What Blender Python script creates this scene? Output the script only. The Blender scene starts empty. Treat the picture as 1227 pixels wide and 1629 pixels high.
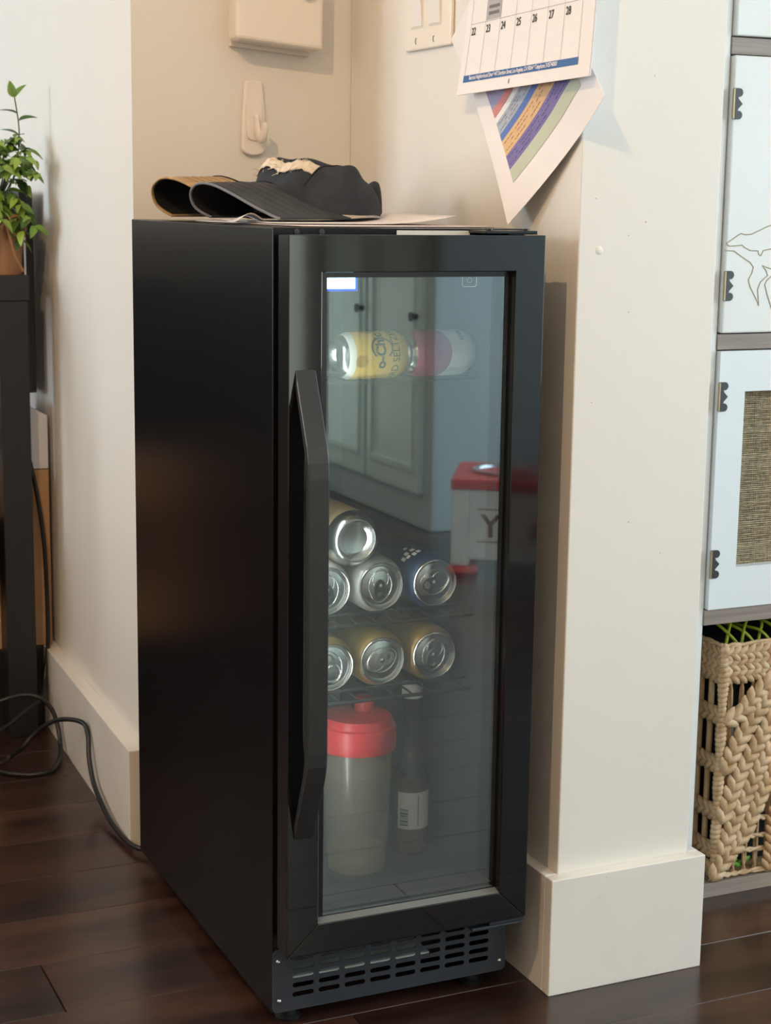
import bpy, bmesh, math, random
from mathutils import Vector, Matrix
random.seed(7)
S = bpy.context.scene
COL = S.collection

# ------------------------------------------------------------------ camera
F_PX, YAW, PITCH, ROLL = 2697.76, .42472, .18323, .0136
CAM = Vector((-.61782, -1.61062, .92213))
d = Vector((math.sin(YAW)*math.cos(PITCH), math.cos(YAW)*math.cos(PITCH), -math.sin(PITCH)))
r = Vector((math.cos(YAW), -math.sin(YAW), 0)); u = r.cross(d)
r2 = r*math.cos(ROLL)+u*math.sin(ROLL); u2 = -r*math.sin(ROLL)+u*math.cos(ROLL)
cd = bpy.data.cameras.new('camera'); cam = bpy.data.objects.new('camera', cd); COL.objects.link(cam)
cd.sensor_fit = 'VERTICAL'; cd.sensor_height = 36; cd.lens = F_PX/1629*36
cd.clip_start = .05
cam.matrix_world = Matrix(((r2.x, u2.x, -d.x, CAM.x), (r2.y, u2.y, -d.y, CAM.y), (r2.z, u2.z, -d.z, CAM.z), (0, 0, 0, 1)))
cd.dof.use_dof = True; cd.dof.focus_distance = 1.85; cd.dof.aperture_fstop = 14.0
S.camera = cam

# ------------------------------------------------------------------ light
W = bpy.data.worlds.new('world'); S.world = W; W.use_nodes = True
W.node_tree.nodes['Background'].inputs[0].default_value = (.80, .92, 1.0, 1)
W.node_tree.nodes['Background'].inputs[1].default_value = 2.0

def area(name, loc, rot, sx, sy, power, col):
    l = bpy.data.lights.new(name, 'AREA'); l.shape = 'RECTANGLE'; l.size = sx; l.size_y = sy
    l.energy = power; l.color = col
    o = bpy.data.objects.new(name, l); COL.objects.link(o); o.location = loc; o.rotation_euler = rot
    return o
# daylight standing in the window openings
area('window_daylight_left', (-3.24, 2.05, 1.29), (0, -math.pi/2, 0), 1.56, 1.08, 66, (.82, .93, 1.0))
area('window_daylight_right', (2.64, -1.55, 1.25), (0, math.pi/2, 0), 1.64, 1.88, 58, (.74, .93, 1.0))
area('window_daylight_back', (1.20, -3.395, 1.05), (math.pi/2, 0, math.pi), .30, 1.80, 5, (.86, 1.0, .95))
S.view_settings.view_transform = 'Standard'; S.view_settings.look = 'None'
S.view_settings.exposure = 0.06; S.view_settings.gamma = 1
LAMP_COL = (1.0, .65, .36); LAMP_W = (56, 14)

# ------------------------------------------------------------------ helpers
class MB:
    def __init__(s): s.v = []; s.f = []; s.m = []
    def add(s, vs, fs, mi=0):
        o = len(s.v); s.v += [tuple(p) for p in vs]; s.f += [tuple(i+o for i in q) for q in fs]; s.m += [mi]*len(fs); return s
    def box(s, x0, x1, y0, y1, z0, z1, mi=0):
        return s.add([(x0,y0,z0),(x1,y0,z0),(x1,y1,z0),(x0,y1,z0),(x0,y0,z1),(x1,y0,z1),(x1,y1,z1),(x0,y1,z1)],
                     [(0,3,2,1),(4,5,6,7),(0,1,5,4),(1,2,6,5),(2,3,7,6),(3,0,4,7)], mi)
    def prism(s, poly, z0, z1, mi=0, tr=lambda x, y, z: (x, y, z)):
        n = len(poly)
        a = sum(poly[i][0]*poly[(i+1)%n][1]-poly[(i+1)%n][0]*poly[i][1] for i in range(n))
        if a < 0: poly = poly[::-1]
        vs = [tr(x, y, z0) for x, y in poly]+[tr(x, y, z1) for x, y in poly]
        fs = [tuple(range(n))[::-1], tuple(range(n, 2*n))]+[(i, (i+1)%n, n+(i+1)%n, n+i) for i in range(n)]
        return s.add(vs, fs, mi)
    def tube(s, path, rad, n=8, closed=False, mi=0, sx=1.0):
        P = [Vector(p) for p in path]; m = len(P); rs = rad if isinstance(rad, (list, tuple)) else [rad]*m
        T = []
        for i in range(m):
            a = P[i-1] if (i or closed) else P[i]; b = P[(i+1) % m] if (i < m-1 or closed) else P[i]
            T.append((b-a).normalized())
        ref = Vector((0, 0, 1)) if abs(T[0].z) < .9 else Vector((1, 0, 0))
        nrm = (ref-T[0]*ref.dot(T[0])).normalized(); vs = []
        for i in range(m):
            nrm = (nrm-T[i]*nrm.dot(T[i])).normalized(); bn = T[i].cross(nrm)
            for k in range(n):
                a = 2*math.pi*k/n; vs.append(P[i]+(nrm*math.cos(a)*sx+bn*math.sin(a))*rs[i])
        fs = []
        for i in range(m if closed else m-1):
            j = (i+1) % m
            for k in range(n): fs.append((i*n+k, i*n+(k+1)%n, j*n+(k+1)%n, j*n+k))
        if not closed: fs += [tuple(range(n))[::-1], tuple(range((m-1)*n, m*n))]
        return s.add(vs, fs, mi)
    def lathe(s, prof, n=32, c=(0, 0, 0), mi=0, a0=0, a1=2*math.pi):
        full = abs(a1-a0-2*math.pi) < 1e-6; k = n if full else n+1; vs = []; fs = []; idx = []
        for (rr, z) in prof:
            if rr < 1e-7: idx.append([len(vs)]); vs.append((c[0], c[1], c[2]+z))
            else:
                idx.append(list(range(len(vs), len(vs)+k)))
                for i in range(k):
                    a = a0+(a1-a0)*i/n; vs.append((c[0]+rr*math.cos(a), c[1]+rr*math.sin(a), c[2]+z))
        for A, B in zip(idx, idx[1:]):
            for i in range(n):
                j = (i+1) % k
                if len(A) == 1 and len(B) == 1: continue
                if len(A) == 1: fs.append((A[0], B[j], B[i]))
                elif len(B) == 1: fs.append((A[i], A[j], B[0]))
                else: fs.append((A[i], A[j], B[j], B[i]))
        return s.add(vs, fs, mi)
    def blob(s, c, ax, n=7, m=5, mi=0):        # ellipsoid with three axis vectors
        c = Vector(c); ax = [Vector(a) for a in ax]; vs = [c+ax[2]]
        for i in range(1, m):
            t = math.pi*i/m
            for k in range(n):
                a = 2*math.pi*k/n; vs.append(c+ax[0]*math.sin(t)*math.cos(a)+ax[1]*math.sin(t)*math.sin(a)+ax[2]*math.cos(t))
        vs.append(c-ax[2]); fs = [(0, 1+k, 1+(k+1)%n) for k in range(n)]
        for i in range(m-2):
            for k in range(n):
                fs.append((1+i*n+k, 1+(i+1)*n+k, 1+(i+1)*n+(k+1)%n, 1+i*n+(k+1)%n))
        L = len(vs)-1; b = 1+(m-2)*n
        fs += [(b+k, L, b+(k+1)%n) for k in range(n)]
        return s.add(vs, fs, mi)
    def grid(s, fn, nu, nv, mi=0, thick=None):
        vs = [fn(i/nu, j/nv) for j in range(nv+1) for i in range(nu+1)]
        fs = [(j*(nu+1)+i, j*(nu+1)+i+1, (j+1)*(nu+1)+i+1, (j+1)*(nu+1)+i) for j in range(nv) for i in range(nu)]
        return s.add(vs, fs, mi)
    def xf(s, fn): s.v = [tuple(fn(Vector(p))) for p in s.v]; return s

def worldloc(o):
    p = Vector((0, 0, 0))
    while o: p += o.location; o = o.parent
    return p
def build(name, mb, mats, parent=None, smooth=None, bevel=0, origin=None, local=False, solid=0, sub=0, segs=2):
    me = bpy.data.meshes.new(name)
    vs = [Vector(p) for p in mb.v]
    if parent is None and not local:
        if origin is None:
            xs = [p.x for p in vs]; ys = [p.y for p in vs]; zs = [p.z for p in vs]
            origin = ((min(xs)+max(xs))/2, (min(ys)+max(ys))/2, min(zs))
        off = Vector(origin)
    else: off = Vector((0, 0, 0)) if local else worldloc(parent)
    me.from_pydata([tuple(p-off) for p in vs], [], mb.f); me.update()
    if not isinstance(mats, (list, tuple)): mats = [mats]
    for m in mats: me.materials.append(m)
    for p, i in zip(me.polygons, mb.m): p.material_index = i
    if smooth is not None:
        for p in me.polygons: p.use_smooth = True
        me.set_sharp_from_angle(angle=math.radians(smooth))
    o = bpy.data.objects.new(name, me); COL.objects.link(o)
    if parent is None: o.location = off
    else: o.parent = parent
    if solid:
        q = o.modifiers.new('solid', 'SOLIDIFY'); q.thickness = solid; q.offset = 0
    if sub:
        q = o.modifiers.new('sub', 'SUBSURF'); q.levels = sub; q.render_levels = sub
    if bevel:
        q = o.modifiers.new('bevel', 'BEVEL'); q.width = bevel; q.segments = segs; q.limit_method = 'ANGLE'; q.angle_limit = math.radians(40); q.harden_normals = False
    return o
def tag(o, label, cat, group=None):
    o['label'] = label; o['category'] = cat
    if group: o['group'] = group
    return o
def thing(name, loc, label, cat, group=None):
    o = bpy.data.objects.new(name, None); COL.objects.link(o); o.location = loc; o.empty_display_size = .02
    return tag(o, label, cat, group)
def struct(o): o['kind'] = 'structure'; return o
def copy_tree(o, parent=None):
    c = o.copy(); COL.objects.link(c); c.parent = parent
    for ch in list(o.children): copy_tree(ch, c)
    return c
def curve_mesh(cu):
    ob = bpy.data.objects.new('tmp', cu); COL.objects.link(ob); bpy.context.view_layer.update()
    dg = bpy.context.evaluated_depsgraph_get(); me = ob.evaluated_get(dg).to_mesh()
    vs = [v.co.copy() for v in me.vertices]; fs = [tuple(p.vertices) for p in me.polygons]
    ob.evaluated_get(dg).to_mesh_clear(); bpy.data.objects.remove(ob); bpy.data.curves.remove(cu)
    return vs, fs
def text(body, size=1.0, align='LEFT', space=1.0, bold=0.0):
    cu = bpy.data.curves.new('t', 'FONT'); cu.body = body; cu.size = size; cu.align_x = align; cu.space_character = space
    cu.resolution_u = 3; cu.offset = bold
    return curve_mesh(cu)
def plate(outer, holes, th, res=6):
    cu = bpy.data.curves.new('p', 'CURVE'); cu.dimensions = '2D'; cu.fill_mode = 'BOTH'; cu.extrude = th/2
    for poly in [outer]+holes:
        sp = cu.splines.new('POLY'); sp.points.add(len(poly)-1); sp.use_cyclic_u = True
        for p, q in zip(sp.points, poly): p.co = (q[0], q[1], 0, 1)
    return curve_mesh(cu)
def rrect(x0, x1, y0, y1, rad, n=4):
    pts = []
    for cx, cy, a in ((x1-rad, y0+rad, -90), (x1-rad, y1-rad, 0), (x0+rad, y1-rad, 90), (x0+rad, y0+rad, 180)):
        for k in range(n+1):
            t = math.radians(a+90*k/n); pts.append((cx+rad*math.cos(t), cy+rad*math.sin(t)))
    return pts
def smoothpath(pts, n=6):
    P = [Vector(p) for p in pts]; out = []
    for i in range(len(P)-1):
        a, b, c, e = P[max(i-1, 0)], P[i], P[i+1], P[min(i+2, len(P)-1)]
        for k in range(n):
            t = k/n; out.append(.5*((2*b)+(c-a)*t+(2*a-5*b+4*c-e)*t*t+(3*b-a-3*c+e)*t**3))
    return out+[P[-1]]

# ------------------------------------------------------------------ materials
def mat(name, col, rough=.5, metal=0, var=None, bump=None, coat=0, spec=None, stretch=None, sheen=0, rnd=0, emit=None, trans=0, alpha=1, coatr=.05):
    m = bpy.data.materials.new(name); m.use_nodes = True; nt = m.node_tree; b = nt.nodes['Principled BSDF']
    c4 = (*col, 1); b.inputs['Base Color'].default_value = c4
    b.inputs['Roughness'].default_value = rough; b.inputs['Metallic'].default_value = metal
    if coat: b.inputs['Coat Weight'].default_value = coat; b.inputs['Coat Roughness'].default_value = coatr
    if spec is not None: b.inputs['Specular IOR Level'].default_value = spec
    if sheen: b.inputs['Sheen Weight'].default_value = sheen
    if trans: b.inputs['Transmission Weight'].default_value = trans
    if alpha < 1: b.inputs['Alpha'].default_value = alpha
    if emit: b.inputs['Emission Color'].default_value = (*emit[0], 1); b.inputs['Emission Strength'].default_value = emit[1]
    tc = None
    if var or bump:
        tc = nt.nodes.new('ShaderNodeTexCoord'); mp = nt.nodes.new('ShaderNodeMapping'); nt.links.new(tc.outputs['Object'], mp.inputs[0])
        if stretch: mp.inputs['Scale'].default_value = stretch
    last = None
    if var:                      # (scale, second colour, detail)
        nz = nt.nodes.new('ShaderNodeTexNoise'); nz.inputs['Scale'].default_value = var[0]; nz.inputs['Detail'].default_value = var[2] if len(var) > 2 else 4
        nt.links.new(mp.outputs[0], nz.inputs[0])
        rp = nt.nodes.new('ShaderNodeValToRGB'); rp.color_ramp.elements[0].position = .35; rp.color_ramp.elements[1].position = .65
        rp.color_ramp.elements[0].color = c4; rp.color_ramp.elements[1].color = (*var[1], 1)
        nt.links.new(nz.outputs['Fac'], rp.inputs[0]); last = rp.outputs[0]
    if rnd:
        oi = nt.nodes.new('ShaderNodeObjectInfo'); mr = nt.nodes.new('ShaderNodeMapRange')
        mr.inputs[3].default_value = 1-rnd; mr.inputs[4].default_value = 1+rnd; nt.links.new(oi.outputs['Random'], mr.inputs[0])
        mx = nt.nodes.new('ShaderNodeVectorMath'); mx.operation = 'SCALE'
        if last: nt.links.new(last, mx.inputs[0])
        else: mx.inputs[0].default_value = col
        nt.links.new(mr.outputs[0], mx.inputs['Scale']); last = mx.outputs[0]
    if last: nt.links.new(last, b.inputs['Base Color'])
    if bump:                     # (scale, strength)
        nz = nt.nodes.new('ShaderNodeTexNoise'); nz.inputs['Scale'].default_value = bump[0]; nz.inputs['Detail'].default_value = 3
        nt.links.new(mp.outputs[0], nz.inputs[0]); bp = nt.nodes.new('ShaderNodeBump'); bp.inputs['Strength'].default_value = bump[1]; bp.inputs['Distance'].default_value = .002
        nt.links.new(nz.outputs['Fac'], bp.inputs['Height']); nt.links.new(bp.outputs[0], b.inputs['Normal'])
    return m
def glassmat(name, base, k, tint=(1, 1, 1), haze=0, hazecol=(.8, .85, .88), ior=1.5, rough=.0):
    m = bpy.data.materials.new(name); m.use_nodes = True; nt = m.node_tree; nt.nodes.clear()
    out = nt.nodes.new('ShaderNodeOutputMaterial'); tr = nt.nodes.new('ShaderNodeBsdfTransparent'); gl = nt.nodes.new('ShaderNodeBsdfGlossy')
    tr.inputs[0].default_value = (*tint, 1); gl.inputs['Roughness'].default_value = rough; gl.inputs[0].default_value = (.82, .96, 1.0, 1)
    lw = nt.nodes.new('ShaderNodeLayerWeight'); lw.inputs[0].default_value = .35
    mt = nt.nodes.new('ShaderNodeMath'); mt.operation = 'MULTIPLY_ADD'; mt.inputs[1].default_value = k; mt.inputs[2].default_value = base; mt.use_clamp = True
    nt.links.new(lw.outputs['Facing'], mt.inputs[0])
    mx = nt.nodes.new('ShaderNodeMixShader'); nt.links.new(mt.outputs[0], mx.inputs[0]); nt.links.new(tr.outputs[0], mx.inputs[1]); nt.links.new(gl.outputs[0], mx.inputs[2])
    last = mx
    if haze:
        df = nt.nodes.new('ShaderNodeBsdfDiffuse'); df.inputs[0].default_value = (*hazecol, 1)
        m2 = nt.nodes.new('ShaderNodeMixShader'); m2.inputs[0].default_value = haze
        nt.links.new(mx.outputs[0], m2.inputs[1]); nt.links.new(df.outputs[0], m2.inputs[2]); last = m2
    nt.links.new(last.outputs[0], out.inputs[0])
    return m

M = {}
M['paint'] = mat('wall_paint', (.79, .775, .74), .5, var=(2.5, (.77, .755, .715)), bump=(60, .12))
M['trim'] = mat('trim_paint', (.79, .775, .74), .38, var=(9, (.75, .735, .70), 6), bump=(25, .15))
def scuff(m, col, sc, lo, hi, stretch=(1, 1, 1)):
    nt = m.node_tree; b = nt.nodes['Principled BSDF']; src = b.inputs['Base Color'].links[0].from_socket
    tc = nt.nodes.new('ShaderNodeTexCoord'); mp = nt.nodes.new('ShaderNodeMapping'); mp.inputs['Scale'].default_value = stretch; nt.links.new(tc.outputs['Object'], mp.inputs[0])
    nz = nt.nodes.new('ShaderNodeTexNoise'); nz.inputs['Scale'].default_value = sc; nz.inputs['Detail'].default_value = 6; nz.inputs['Roughness'].default_value = .7; nt.links.new(mp.outputs[0], nz.inputs[0])
    rp = nt.nodes.new('ShaderNodeMapRange'); rp.inputs[1].default_value = lo; rp.inputs[2].default_value = hi; nt.links.new(nz.outputs['Fac'], rp.inputs[0])
    mx = nt.nodes.new('ShaderNodeMixRGB'); mx.inputs[2].default_value = (*col, 1); nt.links.new(rp.outputs[0], mx.inputs[0]); nt.links.new(src, mx.inputs[1]); nt.links.new(mx.outputs[0], b.inputs['Base Color'])
scuff(M['trim'], (.46, .44, .41), 34, .66, .80, (1, 1, 1.6))
scuff(M['paint'], (.62, .58, .53), 14, .70, .84, (1, 1, .8))
M['ceil'] = mat('ceiling_paint', (.85, .84, .82), .8)
M['wood'] = mat('floor_wood', (.066, .029, .021), .32, var=(7, (.017, .008, .006), 9), bump=(24, .16), stretch=(.55, 2.2, 2.2), coat=.30, coatr=.14, rnd=.30)
M['sub'] = mat('subfloor_dark', (.012, .007, .006), .8)
M['side'] = mat('black_coated_steel', (.004, .004, .005), .25, spec=.24)
M['gloss'] = mat('gloss_black_frame', (.005, .005, .006), .05, spec=.7)
M['satin'] = mat('satin_black_frame', (.008, .008, .009), .22, spec=.5)
M['handle'] = mat('brushed_black_handle', (.022, .023, .024), .33, spec=.5)
M['rubber'] = mat('black_rubber', (.008, .008, .008), .6)
M['kick'] = mat('dark_grey_steel', (.030, .036, .047), .42)
M['liner'] = mat('dark_grey_liner', (.040, .044, .047), .45)
M['ledge'] = mat('lit_door_ledge', (.16, .17, .165), .35)  # lighter grey puts the light this ledge catches into its colour
M['wire'] = mat('black_wire', (.012, .012, .013), .4)
M['glass'] = glassmat('door_glass_outer', .22, .12, (.93, .96, .96), haze=.008, hazecol=(.75, .84, .95))
M['glass2'] = glassmat('door_glass_inner', .10, .08, (.94, .97, .97), haze=.010, hazecol=(.75, .84, .95), rough=.012)
M['alu'] = mat('can_aluminium', (.72, .72, .70), .24, 1)
M['alud'] = mat('dark_tab', (.03, .033, .04), .35, .5)
M['gold'] = mat('gold_can', (.36, .235, .07), .38, .35)
M['tan_can'] = mat('tan_can', (.42, .30, .15), .4, .3)
M['blue_can'] = mat('dark_blue_can', (.015, .045, .11), .35, .2)
M['white_can'] = mat('pale_can', (.55, .55, .53), .35, .4)
M['yellow'] = mat('yellow_print', (.80, .53, .10), .4)
M['cream'] = mat('cream_print', (.80, .78, .72), .4)
M['magenta'] = mat('magenta_print', (.40, .06, .15), .4)
M['ink'] = mat('dark_green_ink', (.03, .08, .075), .5)
M['black'] = mat('black_ink', (.02, .02, .022), .5)
M['white'] = mat('white_plastic', (.82, .81, .79), .35)
M['paper'] = mat('white_paper', (.84, .82, .83), .7)
M['envelope'] = mat('pink_white_paper', (.80, .72, .72), .7)
M['red'] = mat('red_plastic', (.62, .028, .035), .38)
M['led'] = mat('led_strip', (.9, 1, .98), .5, emit=((.9, 1, .97), 5))
M['disp'] = mat('display_glow', (.8, .95, 1), .5, emit=((.55, .85, 1), 3.2))
M['dispblue'] = mat('display_blue', (.02, .1, .8), .5, emit=((.01, .10, .95), .8))
M['icon'] = mat('printed_icon', (.75, .8, .8), .5)
M['chrome'] = mat('screw_steel', (.55, .56, .58), .25, 1)
M['silver'] = mat('pale_strip', (.72, .73, .70), .4)

# ------------------------------------------------------------------ room shell
X0, X1, Y0, Y1, ZC = -3.2, 2.6, -3.4, 3.2, 2.45
struct(build('floor', MB().box(X0-.1, X1+.1, Y0-.1, Y1+.1, -.06, -.0135), M['sub'], origin=(0, 0, -.06)))
floor = bpy.data.objects['floor']
struct(build('ceiling', MB().box(X0-.1, X1+.1, Y0-.1, Y1+.1, ZC, ZC+.1), M['ceil']))
PW = .1325
def plank_mesh(L):
    w = PW-.0007; e = .0007; mb = MB()
    vs = []
    for z, i in ((-.0125, 0), (-.0012, 0), (0, e)):
        vs += [(-L/2+i, -w/2+i, z), (L/2-i, -w/2+i, z), (L/2-i, w/2-i, z), (-L/2+i, w/2-i, z)]
    fs = [(8, 9, 10, 11)]
    for k in (0, 4):
        fs += [(k+i, k+(i+1)%4, k+4+(i+1)%4, k+4+i) for i in range(4)]
    me = bpy.data.meshes.new('plank'); me.from_pydata(vs, [], fs); me.materials.append(M['wood']); return me
PL = {L: plank_mesh(L-.0012) for L in (.9, 1.2, 1.5, 1.9)}
k = math.ceil((Y0-.05)/PW)
while .05+PW*(k+1) < Y1:
    x = X0+random.choice((0, -.3, -.6)); yc = .05+PW*(k+.5)
    while x < X1-.2:
        L = random.choice(list(PL))
        o = bpy.data.objects.new('plank', PL[L]); COL.objects.link(o); o.parent = floor; o.location = (x+L/2, yc, .06); x += L
    k += 1

SL = .034
XL = lambda y: .0275+SL*(y-.66)
wl = MB().prism([(.0275, .66), (.346, .66), (.346, Y1), (XL(Y1), Y1)], 0, ZC)
struct(build('wall_left', wl, M['paint']))
struct(build('wall_pillar', MB().box(.346, .5278, .017, .66, 0, ZC), M['paint'], bevel=.0015))
struct(build('wall_right', MB().box(.5278, X1, .62, .72, 0, ZC).box(.346, .5278, .6605, .72, 0, ZC), M['paint']))
struct(build('wall_far', MB().box(X0, .1, Y1, Y1+.1, 0, ZC), M['paint']))
def wall_x(name, x0, x1, ya, yb, oy0, oy1, oz0, oz1):
    m = MB().box(x0, x1, ya, oy0, 0, ZC).box(x0, x1, oy1, yb, 0, ZC).box(x0, x1, oy0, oy1, 0, oz0).box(x0, x1, oy0, oy1, oz1, ZC)
    return struct(build(name, m, M['paint']))
wall_x('wall_window_side', X0-.1, X0, Y0, Y1, 1.5, 2.6, .50, 2.08)
wall_x('wall_east', X1, X1+.1, Y0, .62, -2.5, -.6, .42, 2.08)
struct(build('wall_back', MB().box(X0-.1, X1+.1, Y0-.1, Y0, 0, ZC), M['paint']))
for nm, xx, ya, yb, zl in (('window_1', X0-.05, 1.5, 2.6, .50), ('window_2', X1+.05, -2.5, -.6, .42)):
    m = MB(); t = .02
    m.box(xx-t, xx+t, ya, ya+.05, zl, 2.08).box(xx-t, xx+t, yb-.05, yb, zl, 2.08).box(xx-t, xx+t, ya, yb, zl, zl+.05).box(xx-t, xx+t, ya, yb, 2.03, 2.08)
    m.box(xx-t, xx+t, (ya+yb)/2-.02, (ya+yb)/2+.02, zl+.05, 2.03)
    struct(build(nm, m, M['trim']))
m = MB(); xa, xb = 1.04, 1.36
m.box(xa-.03, xa+.01, Y0, Y0+.02, .12, 2.0).box(xb-.01, xb+.03, Y0, Y0+.02, .12, 2.0).box(xa+.01, xb-.01, Y0, Y0+.02, 1.95, 2.0).box(xa+.01, xb-.01, Y0, Y0+.02, .12, .15)
struct(build('window_3', m, M['trim']))
wpil = bpy.data.objects['wall_pillar']
for x, z, rr in ((.3725, .868, .0052), (.3660, .925, .0012), (.4100, .885, .0010), (.4140, .800, .0011), (.4320, .900, .0016), (.4360, 1.058, .0010), (.3700, .700, .0010), (.4700, .520, .0011), (.4250, .560, .0012)):
    build('paint_blister', MB().lathe([(0, -.0009), (rr*.6, -.0007), (rr, .0002)], 14).xf(lambda p, x=x, z=z: Vector((x+p.x, .0169+p.z, z+p.y))), M['paint'], wpil, smooth=60)
# baseboards
BH = .1443
bl = MB().prism([(.0035, .6375), (.0275, .6375), (.0275, .66), (XL(3.19), 3.19), (XL(3.19)-.0215, 3.19)], 0, BH)
struct(build('baseboard_left', bl, M['trim'], bevel=.0012))
struct(build('baseboard_alcove', MB().box(.0285, .329, .6375, .6598, 0, BH), M['trim'], bevel=.0012))
struct(build('baseboard_side', MB().box(.3297, .3458, .0172, .659, 0, BH), M['trim'], bevel=.0012))
struct(build('baseboard_front', MB().box(.3297, .5432, .0007, .0168, 0, BH), M['trim'], bevel=.0012))
struct(build('baseboard_pillar_right', MB().box(.528, .5432, .0172, .61, 0, BH), M['trim'], bevel=.0012))

# ------------------------------------------------------------------ ceiling lamps (out of frame)
def pendant(loc, power, label):
    t = thing('pendant_lamp', loc, label, 'lamp', 'pendant lamps'); x, y, z = loc
    build('cord', MB().tube([(x, y, z+.2), (x, y, ZC)], .004, 6), M['black'], t, smooth=40)
    build('lamp_shade', MB().lathe([(.02, .2), (.05, .17), (.11, .09), (.112, .085), (.052, .165), (.021, .195), (.02, .2)], 24, loc), M['satin'], t, smooth=40)
    build('bulb', MB().lathe([(0, .06), (.022, .07), (.03, .09), (.022, .12), (.014, .15), (0, .15)], 16, loc), mat('bulb_glow', (1, .9, .7), .5, emit=((1, .75, .45), 12)), t, smooth=60)
    l = bpy.data.lights.new('lamp_light', 'POINT'); l.energy = power; l.color = LAMP_COL; l.shadow_soft_size = .014
    o = bpy.data.objects.new('lamp_light', l); COL.objects.link(o); o.parent = t; o.location = (0, 0, .02)
pendant((-.98, -.98, 2.14), LAMP_W[0], 'black pendant lamp nearest the fridge')
pendant((-.90, -2.40, 2.18), LAMP_W[1], 'black pendant lamp further from the fridge')

fl_ = thing('added_floor_lamp', (-2.35, -.10, 0), 'added black floor lamp with a white drum shade, unseen at the far left', 'lamp')  # added lamp, unseen, warming the left and switch walls
build('base', MB().lathe([(0, 0), (.14, 0), (.14, .012), (.02, .025), (0, .025)], 28, (-2.35, -.10, 0)), M['satin'], fl_, smooth=40)
build('pole', MB().tube([(-2.35, -.10, .02), (-2.35, -.10, 1.34)], .011, 12), M['satin'], fl_, smooth=60)
lsh = bpy.data.materials.new('added_shade_cloth'); lsh.use_nodes = True; nt = lsh.node_tree; nt.nodes.clear()
o_ = nt.nodes.new('ShaderNodeOutputMaterial'); t_n = nt.nodes.new('ShaderNodeBsdfTransparent'); d_n = nt.nodes.new('ShaderNodeBsdfTranslucent'); x_n = nt.nodes.new('ShaderNodeMixShader')
t_n.inputs[0].default_value = (1, .95, .88, 1); d_n.inputs[0].default_value = (.85, .80, .70, 1); x_n.inputs[0].default_value = .6
nt.links.new(t_n.outputs[0], x_n.inputs[1]); nt.links.new(d_n.outputs[0], x_n.inputs[2]); nt.links.new(x_n.outputs[0], o_.inputs[0])
build('lamp_shade', MB().lathe([(.17, 1.32), (.17, 1.56)], 32, (-2.35, -.10, 0)), lsh, fl_, smooth=60)
l = bpy.data.lights.new('added_floor_lamp_light', 'POINT'); l.energy = 19; l.color = LAMP_COL; l.shadow_soft_size = .05
o = bpy.data.objects.new('added_floor_lamp_light', l); COL.objects.link(o); o.parent = fl_; o.location = (0, 0, 1.44)

# ------------------------------------------------------------------ the fridge
FW, FT = .295, .8905
fr = thing('beverage_fridge', (.1475, .31, 0), 'tall narrow black beverage fridge with a glass door and bar handle', 'fridge')
YB = .572
for x0, x1 in ((0, .024), (.271, FW)):
    build('side_panel', MB().box(x0, x1, .046, YB, .022, FT), M['side'], fr, bevel=.0012)
build('top_panel', MB().box(.0242, .2708, .0465, YB, .863, FT-.0003), M['side'], fr)
build('back_panel', MB().box(.0242, .2708, .50, YB, .03, .8628), M['side'], fr)
build('base_panel', MB().box(.0242, .2708, .0475, .4998, .10, .124).box(.0242, .2708, .12, .4998, .03, .0998), M['liner'], fr)
# inner lining, open at the front, with the compressor step at the back
lin = MB(); e = .0008
x0, x1, y0, y1, z0, z1 = .0248, .2702, .047, .4992, .1248, .8622
lin.add([(x0,y0,z0),(x1,y0,z0),(x1,y1,z0),(x0,y1,z0),(x0,y0,z1),(x1,y0,z1),(x1,y1,z1),(x0,y1,z1)],
        [(0,1,2,3),(4,7,6,5),(1,5,6,2),(0,3,7,4),(3,2,6,7)])
build('inner_lining', lin, M['liner'], fr)
build('led_strip', MB().box(.0250, .0285, .056, .066, .20, .83), M['led'], fr)
ll = bpy.data.lights.new('led_light', 'AREA'); ll.shape = 'RECTANGLE'; ll.size = .008; ll.size_y = .60; ll.energy = .65; ll.color = (.97, 1, .97)
lo = bpy.data.objects.new('led_light', ll); COL.objects.link(lo); lo.parent = fr; lo.location = Vector((.0300, .060, .515))-fr.location; lo.rotation_euler = Matrix(((.6, 0, -.8), (-.8, 0, -.6), (0, 1, 0))).to_euler()
# front top rail bits
build('label_strip', MB().box(.1397, .2265, .0448, .0459, .8832, .8882), M['silver'], fr, bevel=.0004)
for x in (.0262, .0542):
    build('screw_cap', MB().lathe([(0, -.0015), (.0028, -.001), (.0033, .0)], 14).xf(lambda p, x=x: Vector((x+p.x, .0459+p.z, .8862+p.y))), M['kick'], fr, smooth=50)
hg = build('hinge', MB().box(.225, .287, .004, .0455, .8862, .8892).box(.252, .287, .003, .044, .8853, .8861), M['satin'], fr, bevel=.0008)
for x in (.235, .279):
    build('hinge_pin', MB().lathe([(0, .002), (.0042, .002), (.0042, 0)], 14, (x, .016, .8892)), M['satin'], hg, smooth=40)
build('lower_hinge', MB().box(.228, .2945, .003, .0455, .0985, .1015).box(.25, .2945, .003, .0455, .1022, .1062), M['kick'], fr, bevel=.0006)
for x in (.03, .265):
    for y in (.075, .53):
        build('foot', MB().lathe([(0, 0), (.014, 0), (.015, .003), (.010, .006), (.010, .0225), (0, .0225)], 16, (x, y, 0)), M['rubber'], fr, smooth=40)
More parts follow.
